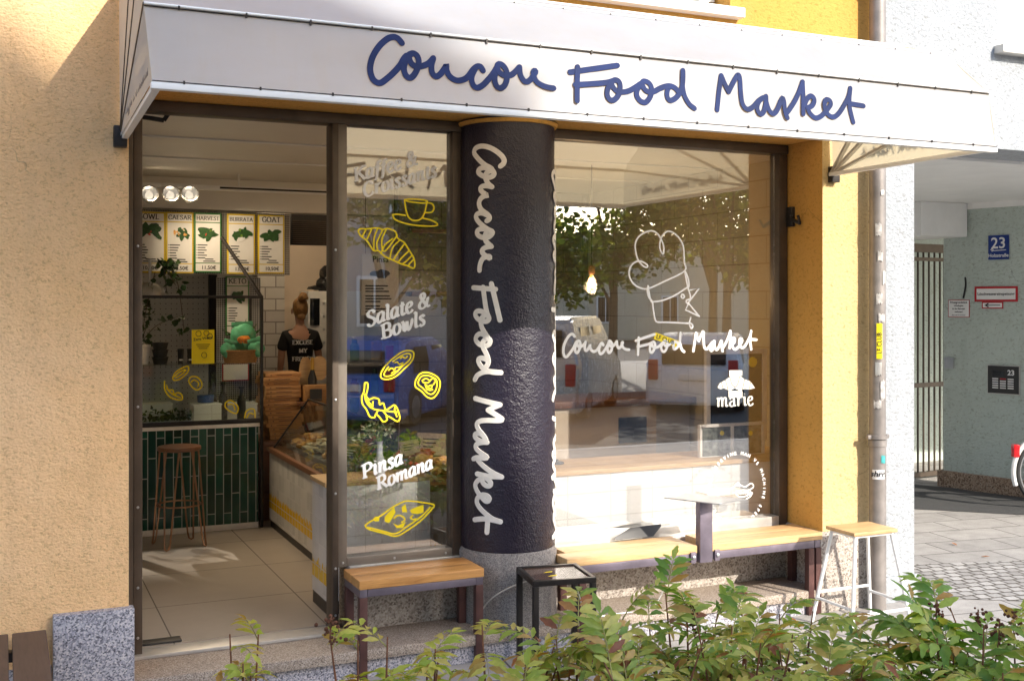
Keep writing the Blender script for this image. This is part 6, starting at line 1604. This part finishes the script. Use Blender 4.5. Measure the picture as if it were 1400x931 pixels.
body = [J(0, 0, .98, .135, .105), J(0, .01, 1.12, .125, .095), J(0, .01, 1.30, .155, .105), J(0, .0, 1.44, .13, .085), J(0, .005, 1.53, .05), J(.0, .02, 1.60, .058, .065), J(.0, .025, 1.68, .072, .088), J(0, .02, 1.755, .055, .07),
 J(-.17, .0, 1.44, .052), J(-.215, .02, 1.30, .045), J(-.225, .03, 1.17, .039), J(-.20, .16, 1.07, .034), J(-.17, .28, 1.05, .025), J(-.16, .35, 1.04, .022),
 J(.17, .0, 1.44, .052), J(.22, .02, 1.30, .045), J(.245, .02, 1.16, .039), J(.20, .15, 1.10, .034), J(.14, .27, 1.10, .025), J(.12, .34, 1.09, .022),
 J(-.085, 0, .86, .085), J(-.09, .01, .50, .058), J(-.09, -.01, .10, .04), J(-.09, .09, .04, .035), J(.085, 0, .86, .085), J(.09, .01, .50, .058), J(.09, -.01, .10, .04), J(.09, .09, .04, .035)]
be = [(0, 1), (1, 2), (2, 3), (3, 4), (4, 5), (5, 6), (6, 7), (3, 8), (8, 9), (9, 10), (10, 11), (11, 12), (12, 13), (3, 14), (14, 15), (15, 16), (16, 17), (17, 18), (18, 19), (0, 20), (20, 21), (21, 22), (22, 23), (0, 24), (24, 25), (25, 26), (26, 27)]
skin_body(body, be, "body", M['skin'], pe)
tee = [J(0, 0, .96, .155, .125), J(0, .01, 1.12, .145, .115), J(0, .01, 1.30, .172, .122), J(0, .0, 1.44, .142, .10), J(0, .002, 1.515, .066, .062), J(-.17, .0, 1.43, .072), J(-.225, .015, 1.28, .066), J(.17, .0, 1.43, .072), J(.232, .015, 1.28, .066)]
skin_body(tee, [(0, 1), (1, 2), (2, 3), (3, 4), (3, 5), (5, 6), (3, 7), (7, 8)], "t_shirt", M['black_cloth'], pe)
tr = [J(0, 0, .95, .15, .12), J(-.09, 0, .84, .10), J(-.095, .01, .5, .072), J(-.095, 0, .1, .06), J(.09, 0, .84, .10), J(.095, .01, .5, .072), J(.095, 0, .1, .06)]
skin_body(tr, [(0, 1), (1, 2), (2, 3), (0, 4), (4, 5), (5, 6)], "trousers", M['black_cloth'], pe)
hr = MB(); hr.blob((ox, oy + .0, FL + 1.70), .086, 3, .12, 3, (.88, 1.0, 1.2)); hr.blob((ox + .012, oy - .07, FL + 1.80), .046, 7, .35, 3, (1.05, 1, .9)); hr.blob((ox + .0, oy - .045, FL + 1.615), .042, 9, .2, 2, (1.0, .8, .9))
hr.build("hair", M['hair'], pe)
ea = MB()
for sx in (-1, 1): ea.blob((ox + sx * .072, oy + .03, FL + 1.665), .022, 2, .1, 2, (.5, .8, 1.3))
ea.build("ears", M['skin'], pe)
fc = MB(); fc.blob((ox, oy + .125, FL + 1.655), .018, 3, .1, 2, (.8, 1.2, 1.3)); fc.build("nose", M['skin'], pe)
for sx, hx, hz in ((-1, -.128, 1.04), (1, .096, 1.09)):
    for k in range(4):
        o = Vector((ox + hx + (k - 1.5) * .018, oy + .35, FL + hz)); L = (.06, .072, .068, .055)[k]
        MB().tube([o, o + Vector((0, L * .5, .004)), o + Vector((0, L * .85, -.014)), o + Vector((0, L, -.03))], [.0095, .009, .008, .006], 8).build("finger", M['skin'], pe)
    o = Vector((ox + hx - sx * .03 * -1 * -1, oy + .31, FL + hz)); MB().tube([o, o + Vector((-sx * .028, .03, 0)), o + Vector((-sx * .035, .06, -.01))], [.011, .010, .007], 8).build("thumb", M['skin'], pe)
tx = MB()
for i, t in enumerate(("EXCUSE", "MY", "FRENCH")):
    y_ = oy - .138
    serif_text(tx, t, .054, front_fn(ox - .0, y_ + (.03 if i else .045), FL + 1.35 - .078 * i), .15, 0, .012, .5, .0, True)
tx.build("t_shirt_lettering", M['sign_white'], pe)
# ================================================================== THE STREET BEHIND THE CAMERA (seen in the panes)
def town_house(name, lab, pts, y, depth, wallm, roofm, wins, loc):
    b = thing(name, lab, "building", loc)
    MB().prism([Vector((x, y, z)) for x, z in pts], (0, -depth, 0)).build("wall", wallm, b)
    rf = MB(); x_ = [p for p in pts if p[1] > .5]
    for (xa, za), (xb, zb) in zip(x_[:-1], x_[1:]):
        d = Vector((xb - xa, 0, zb - za)).normalized(); n_ = Vector((-d.z, 0, d.x)); n_ = n_ if n_.z > 0 else -n_
        if abs(d.x) > .3: rf.prism([Vector((xa, y + .0, za)), Vector((xb, y + .0, zb)), Vector((xb, y + .0, zb)) + n_ * .12, Vector((xa, y + .0, za)) + n_ * .12], (0, -depth, 0))
    if rf.v: rf.build("roof", roofm, b)
    proto = None
    for xw, zw in wins:
        f = MB().box(xw - .55, xw + .55, y + .002, y + .06, zw, zw + 1.5, .02).build("window", M['white_paint'], b)
        g = MB(); g.box(xw - .45, xw - .03, y + .061, y + .066, zw + .1, zw + 1.4); g.box(xw + .03, xw + .45, y + .061, y + .066, zw + .1, zw + 1.4); g.build("pane", M['car_glass'], f)
    return b
grey = plain("grey render", (.38, .37, .36), .9, 0, .1, 1); red = plain("red roof tile", (.35, .12, .06), .85, 0, .2, 3, .3, 20); cream = plain("cream render", (.62, .54, .40), .9, 0, .08, 1)
yb = -26.0
def off(x, z): return (x + SUN.x / -SUN.y * (-yb + FY), z + SUN.z / -SUN.y * (-yb + FY))
sh = [off(-.5, 3.49), off(.168, 2.946), off(.75, 2.16), off(1.41, 1.80), off(1.44, 1.30), off(2.05, 1.18), off(2.5, 1.02), off(2.9, .32), off(3.25, -.35)]  # roofline shaped to cast the wanted shadow edge on the shop front
ridge = (sh[0][0] - 1.2, sh[0][1] + 1.0)
pts = [(-24, -.1)] + [(-24, ridge[1] - 6), (-18, ridge[1])] + [ridge] + sh + [(sh[-1][0], -.1)]
town_house("gabled_house", "tall grey gabled house across the street whose roof slopes to the right", pts, yb, 9, grey, red, [(x, z) for x in (-14, -10, -6, -2, 2, 6, 10) for z in (1.2, 4.4, 7.6, 10.8)], (0, yb - 4, 0))
town_house("red_roofed_house", "low cream house with a red tiled roof farther along the street", [(19, -.1), (19, 3.2), (20.5, 5.4), (38, 5.4), (39, 3.2), (39, -.1)], -46, 10, cream, red, [(x, z) for x in (21, 25, 29, 33) for z in (.8,)], (29, -50, 0))
# trees
M['crown'] = leaf_mat("tree leaf", [(0, (.025, .07, .012)), (.45, (.07, .15, .02)), (.8, (.16, .24, .03)), (1, (.38, .40, .06))], .5, .5)
M['bark'] = plain("bark", (.12, .09, .065), .95, 0, .3, 12, .6, 30)
def tree(x, y, h, r, seed, lab):
    rr = random.Random(seed); t = thing("street_tree", lab, "tree", (x, y, -.14), "trees across the street")
    tk = MB(); tk.tube([(x, y, -.14), (x + .05, y, h * .3), (x, y + .05, h * .6)], [.14, .11, .06], 10); cl = []
    for i in range(9):
        a_ = rr.uniform(0, 6.28); q = Vector((x + math.cos(a_) * r * rr.uniform(.3, .8), y + math.sin(a_) * r * rr.uniform(.3, .8), h * rr.uniform(.45, .95))); cl.append(q)
        tk.tube([(x, y, h * rr.uniform(.25, .5)), q.lerp(Vector((x, y, h * .4)), .4) + Vector((0, 0, .1)), q], [.05, .035, .012], 6)
    tk.build("trunk", M['bark'], t)
    def cf(q): c = q.choice(cl); d = Vector((q.gauss(0, 1), q.gauss(0, 1), q.gauss(0, 1))).normalized(); return c + d * r * .45 * q.random() ** .4
    foliage(int(2600 * (r / 1.8) ** 1.3), cf, .19, seed, M['crown'], "crown", t, .6)
for a_ in ((10.4, -17.0, 4.4, 1.9, 1, "bushy street tree nearest the parked van"), (16.6, -17.6, 6.2, 2.3, 2, "tallest bushy tree right of the parked van"), (7.6, -17.4, 5.4, 2.0, 3, "bushy tree left of the parked van"), (18.2, -17.0, 6.0, 2.3, 4, "bushy tree at the far right of the parked cars"), (2.0, -17.5, 5.0, 2.0, 5, "lone tree before the grey gabled house"), (17.5, -19.5, 8.6, 3.0, 6, "tall spreading tree farther back at the right of the street"), (14.4, -19.5, 6.8, 2.3, 7, "tall tree standing between the two houses across the street"), (22.5, -20.5, 8.6, 3.2, 8, "tall tree before the red roofed house")): tree(*a_)
# parked cars
def car(x, y, rz, L, Wd, H_, paint, lab, van=False, name="parked_car"):
    t = thing(name, lab, "van" if van else "car", (0, 0, 0), "parked vehicles across the street")
    g = .16
    if van: prof = [(-.5, g), (-.5, .55), (-.485, .95), (-.46, H_ * .97), (-.42, H_), (.12, H_), (.27, H_ * .62), (.46, H_ * .50), (.5, .45), (.5, g)]
    else: prof = [(-.5, g), (-.5, .55), (-.47, .85), (-.44, .92), (-.33, H_ * .97), (-.25, H_), (.05, H_), (.22, H_ * .66), (.45, H_ * .55), (.5, .45), (.5, g)]
    m_ = Matrix.Translation((x, y, -.137)) @ Matrix.Rotation(rz, 4, 'Z')
    bm = bmesh.new(); vs = []
    for sy in (-1, 1):
        for px_, z in prof:
            tuck = .82 if z > H_ * .7 else 1.0; vs.append(bm.verts.new((px_ * L, sy * Wd / 2 * tuck, z)))
    n_ = len(prof); bm.faces.new(vs[:n_]); bm.faces.new(list(reversed(vs[n_:])))
    for i in range(n_): bm.faces.new((vs[i], vs[(i + 1) % n_], vs[(i + 1) % n_ + n_], vs[i + n_]))
    bmesh.ops.recalc_face_normals(bm, faces=bm.faces); bmesh.ops.bevel(bm, geom=bm.edges[:], offset=.05, segments=2, affect='EDGES')
    bm.verts.index_update(); mb = MB(); mb.add([m_ @ v.co for v in bm.verts], [[v.index for v in f.verts] for f in bm.faces]); bm.free(); mb.build("body", paint, t)
    for sx in (-.3, .3):
        for sy in (-1, 1):
            w_ = MB().lathe([(.20, -.1), (.30, -.1), (.32, -.06), (.32, .06), (.30, .1), (.20, .1)], (0, 0, 0), 24, m_ @ Matrix.Translation((sx * L, sy * (Wd / 2 - .09), .32)) @ Matrix.Rotation(R(90), 4, 'X')).build("wheel", M['rubber'], t)
            MB().lathe([(.19, -.105), (.19, .105)], (0, 0, 0), 20, m_ @ Matrix.Translation((sx * L, sy * (Wd / 2 - .09), .32)) @ Matrix.Rotation(R(90), 4, 'X')).build("rim", M['steel'], w_)
    for sy in (-1, 1):
        for xa, xb in ((-.38, -.16), (-.13, .10)) if van else ((-.28, -.09), (-.07, .10)):
            MB().prism([m_ @ Vector((px_ * L, sy * (Wd / 2 * (.93 if z < H_ * .75 else .86) + .012), z)) for px_, z in ((xa, H_ * .60), (xb, H_ * .60), (xb - .02, H_ * .90), (xa + .03, H_ * .90))], m_.to_3x3() @ Vector((0, sy * .01, 0))).build("side_window", M['car_glass'], t)
        MB().box(-L / 2 - .012, -L / 2 + .06, sy * Wd * .42 - .09, sy * Wd * .42 + .09, .62, 1.0, .02, m_).build("tail_light", M['red_sign'], t)
    MB().box(-L / 2 - .004 + (.02 if van else .14), -L / 2 + (.05 if van else .2), -Wd * .34, Wd * .34, H_ * .62, H_ * .88, .02, m_).build("rear_window", M['car_glass'], t)
    MB().box(-L / 2 - .02, -L / 2 + .01, -.26, .26, .62, .73, .004, m_).build("number_plate", M['sign_white'], t)
silver = plain("silver car paint", (.42, .44, .47), .25, .5, .05); blue = plain("blue car paint", (.03, .12, .42), .25, .2, .05); whitec = plain("white car paint", (.7, .7, .7), .25)
car(9.6, -13.2, R(-50), 4.3, 1.8, 1.80, silver, "silver van parked at an angle across the street", True, "parked_van")
car(6.4, -13.3, R(-50), 4.2, 1.75, 1.45, blue, "blue hatchback parked left of the silver van")
car(12.9, -13.1, R(-50), 4.1, 1.75, 1.45, whitec, "white hatchback parked right of the silver van")
car(3.3, -13.2, R(-50), 4.1, 1.75, 1.45, plain("dark blue car paint", (.015, .03, .09), .25, .2, .05), "dark blue hatchback at the left end of the parked cars")
# ================================================================== SHRUBS IN THE FOREGROUND
SH = {}
SH['green'] = leaf_mat("green leaflet", [(0, (.10, .22, .04)), (.45, (.24, .40, .07)), (.75, (.44, .54, .12)), (.93, (.44, .42, .10)), (1, (.44, .24, .06))], .45, .38)
SH['mixed'] = leaf_mat("turning leaflet", [(0, (.13, .25, .045)), (.35, (.34, .42, .09)), (.62, (.60, .58, .18)), (.86, (.56, .42, .16)), (.95, (.40, .16, .06)), (1, (.20, .07, .06))], .45, .4)
SH['yellow'] = leaf_mat("yellow green leaflet", [(0, (.28, .40, .06)), (.5, (.54, .56, .12)), (.8, (.58, .50, .16)), (1, (.42, .24, .06))], .5, .42)
M['stem'] = plain("reddish stem", (.17, .065, .03), .7, 0, .4, 30)
M['rachis'] = plain("leaf stalk", (.24, .22, .06), .6, 0, .4, 30)
M['seed'] = plain("dry brown seed head", (.10, .035, .015), .9, 0, .4, 60)
def leaflet(mb, o, e, nrm, L, w, curl, rnd):
    """a folded, drooping, pointed leaflet"""
    s = e.cross(nrm).normalized(); n_ = s.cross(e).normalized(); k = 6; vs = []; fs = []
    prof = (0.05, .55, .92, 1.0, .78, .42, .0)
    for i in range(k + 1):
        t = i / k; c = o + e * (L * t * (1 - .15 * curl * t)) - n_ * (curl * L * .55 * t * t); ww = w * .5 * prof[i]
        lift = ww * .35; wob = .06 * w * (1 if i % 2 else -1) * (0 < i < k)
        vs += [c + s * (ww + wob) + n_ * lift, c, c - s * (ww + wob) + n_ * lift]
    for i in range(k):
        a_ = i * 3; fs += [(a_, a_ + 1, a_ + 4, a_ + 3), (a_ + 1, a_ + 2, a_ + 5, a_ + 4)]
    mb.add(vs, fs)
def compound(lm, rm, o, d, up, L, pairs, ls, rnd, droop=.35):
    """pinnate leaf: stalk from o along d with paired leaflets"""
    d = d.normalized(); pts = []; up0 = Vector((0, 0, 1))
    side = d.cross(up0); side = side.normalized() if side.length > .05 else Vector((1, 0, 0))
    for i in range(9):
        t = i / 8; pts.append(o + d * (L * t) - up0 * (droop * L * t * t) )
    rm.tube(pts, [.0026 * (1 - .6 * i / 8) for i in range(9)], 4)
    def P(t):
        f = t * 8; i = min(int(f), 7); return pts[i].lerp(pts[i + 1], f - i), (pts[i + 1] - pts[i]).normalized()
    for k in range(pairs):
        t = .22 + .74 * k / max(1, pairs - 1); p, tg = P(t); nn = side.cross(tg).normalized(); nn = nn if nn.z > 0 else -nn
        sz = ls * (1 - .38 * abs(t - .5) * 1.6) * rnd.uniform(.72, 1.2)
        for sg in (-1, 1):
            e = (side * sg * .88 + tg * .5 + nn * rnd.uniform(-.1, .25)).normalized()
            leaflet(lm, p + e * .003, e, (nn + Vector((rnd.gauss(0, .15), rnd.gauss(0, .15), 0))).normalized(), sz, sz * rnd.uniform(.28, .36), rnd.uniform(.05, 1.05), rnd)
    p, tg = P(1.0); nn = side.cross(tg).normalized(); nn = nn if nn.z > 0 else -nn
    leaflet(lm, p, tg, nn, ls * .9, ls * .3, .3, rnd)
def shrub(x, y, h, spread, stems, leaf_n, ls, pairs, kind, seed, lab, seeds=0, z0=.05):
    rnd = random.Random(seed); t = thing("shrub", lab, "shrub", (x, y, z0), "shrubs in the bed before the shop")
    lm, rm, sm, sd_ = MB(), MB(), MB(), MB()
    for i in range(stems):
        a_ = rnd.uniform(0, 6.28); r0 = rnd.uniform(0, .12); lean = rnd.uniform(.1, 1.0) * spread; hh = h * rnd.uniform(.7, 1.0)
        b_ = Vector((x + math.cos(a_) * r0, y + math.sin(a_) * r0, z0)); tp = Vector((x + math.cos(a_) * lean, y + math.sin(a_) * lean, z0 + hh))
        pth = [b_.lerp(tp, s) + Vector((math.cos(a_), math.sin(a_), 0)) * (-.12 * lean * math.sin(math.pi * s)) for s in (0, .25, .5, .75, 1)]
        sm.tube(pth, [.006, .0055, .0048, .004, .0025], 6)
        for k in range(leaf_n):
            s = .38 + .62 * (k + rnd.uniform(.2, .8)) / leaf_n; f = s * 4; j = min(int(f), 3); o = pth[j].lerp(pth[j + 1], f - j)
            az = a_ + k * 2.4 + rnd.uniform(-.5, .5); el = rnd.uniform(.05, .75) if s < .9 else rnd.uniform(.5, 1.2)
            d = Vector((math.cos(az) * math.cos(el), math.sin(az) * math.cos(el), math.sin(el)))
            compound(lm, rm, o, d, None, ls * pairs * .42 * rnd.uniform(.8, 1.15), pairs, ls, rnd, rnd.uniform(.2, .6))
        if i < seeds:
            for k in range(26):
                sd_.blob(tp + Vector((rnd.gauss(0, .018), rnd.gauss(0, .018), rnd.uniform(-.02, .07))), rnd.uniform(.004, .008), k, .3, 1)
            sm.tube([tp, tp + Vector((.003, 0, .07))], .003, 5)
    lm.build("foliage", SH[kind], t, None, 60); rm.build("leaf_stalk", M['rachis'], t); sm.build("stem", M['stem'], t)
    if seeds: sd_.build("seed_head", M['seed'], t)
    return t
def at(u, d):   # a spot in the bed straight below photo column u, d metres in front of the facade
    p = W(u, 600, y=-d); return p.x, p.y
plan = [ # u, distance, top v, spread, stems, leaves, leaflet, pairs, kind, label, seed heads
 (332, 2.30, 888, .14, 4, 4, .055, 4, 'yellow', "small pale yellow shrub alone at the left before the doorstep", 0),
 (490, 2.40, 893, .13, 4, 4, .055, 5, 'yellow', "small shrub with an orange tuft left of the bench leg", 1),
 (575, 2.45, 848, .30, 8, 6, .060, 6, 'yellow', "yellow green shrub in front of the short oak bench", 0),
 (685, 2.40, 838, .26, 8, 6, .062, 6, 'yellow', "yellow green shrub below the right end of the short bench", 0),
 (795, 2.45, 800, .24, 8, 6, .070, 7, 'mixed', "tall turning shrub with a brown tipped frond before the black table", 0),
 (875, 2.70, 835, .26, 8, 6, .070, 7, 'mixed', "rusty green shrub between the black table and the long bench", 0),
 (935, 2.45, 792, .26, 8, 6, .066, 6, 'green', "upright fresh green shrub before the middle of the long bench", 0),
 (1010, 2.75, 828, .30, 9, 6, .070, 7, 'mixed', "drooping bronze tinted shrub right of the steel table post", 1),
 (1060, 2.35, 812, .26, 8, 6, .062, 6, 'green', "green shrub before the right end of the long bench", 0),
 (1125, 2.80, 862, .26, 6, 6, .070, 7, 'mixed', "wide turning shrub in front of the white stool", 1),
 (1240, 2.70, 822, .26, 8, 5, .098, 6, 'green', "large leaved green shrub below the drainpipe", 0),
 (1320, 2.90, 815, .30, 8, 6, .085, 6, 'green', "large leaved green shrub with dark seed heads at the right", 3),
 (1395, 2.80, 808, .30, 8, 6, .080, 6, 'green', "green shrub cut by the right edge of the view", 2),
 (960, 3.05, 900, .34, 9, 6, .072, 7, 'mixed', "low rusty shrub nearest the camera below the long bench", 0),
 (1190, 3.10, 895, .34, 9, 6, .075, 7, 'mixed', "low turning shrub nearest the camera at the lower right", 0),
 (760, 2.95, 905, .30, 8, 6, .068, 7, 'yellow', "low yellow green shrub nearest the camera below the black table", 0),
 (1350, 3.15, 880, .32, 9, 6, .078, 6, 'green', "low green shrub nearest the camera in the lower right corner", 1),
]
for i, (u, d, v, sp, ns, ln, ls, pr_, kd, lab, sdn) in enumerate(plan):
    ls *= 1.3; ns = ns - 1 if ns > 6 else ns + 2; ln = max(5, ln)
    x, y = at(u, d); top = W(u, v, y=y).z
    shrub(x, y, max(.25, top - .05 - (.06 if u > 500 else -.10)), sp, ns, ln, ls, pr_, kd, 100 + i, lab, sdn)
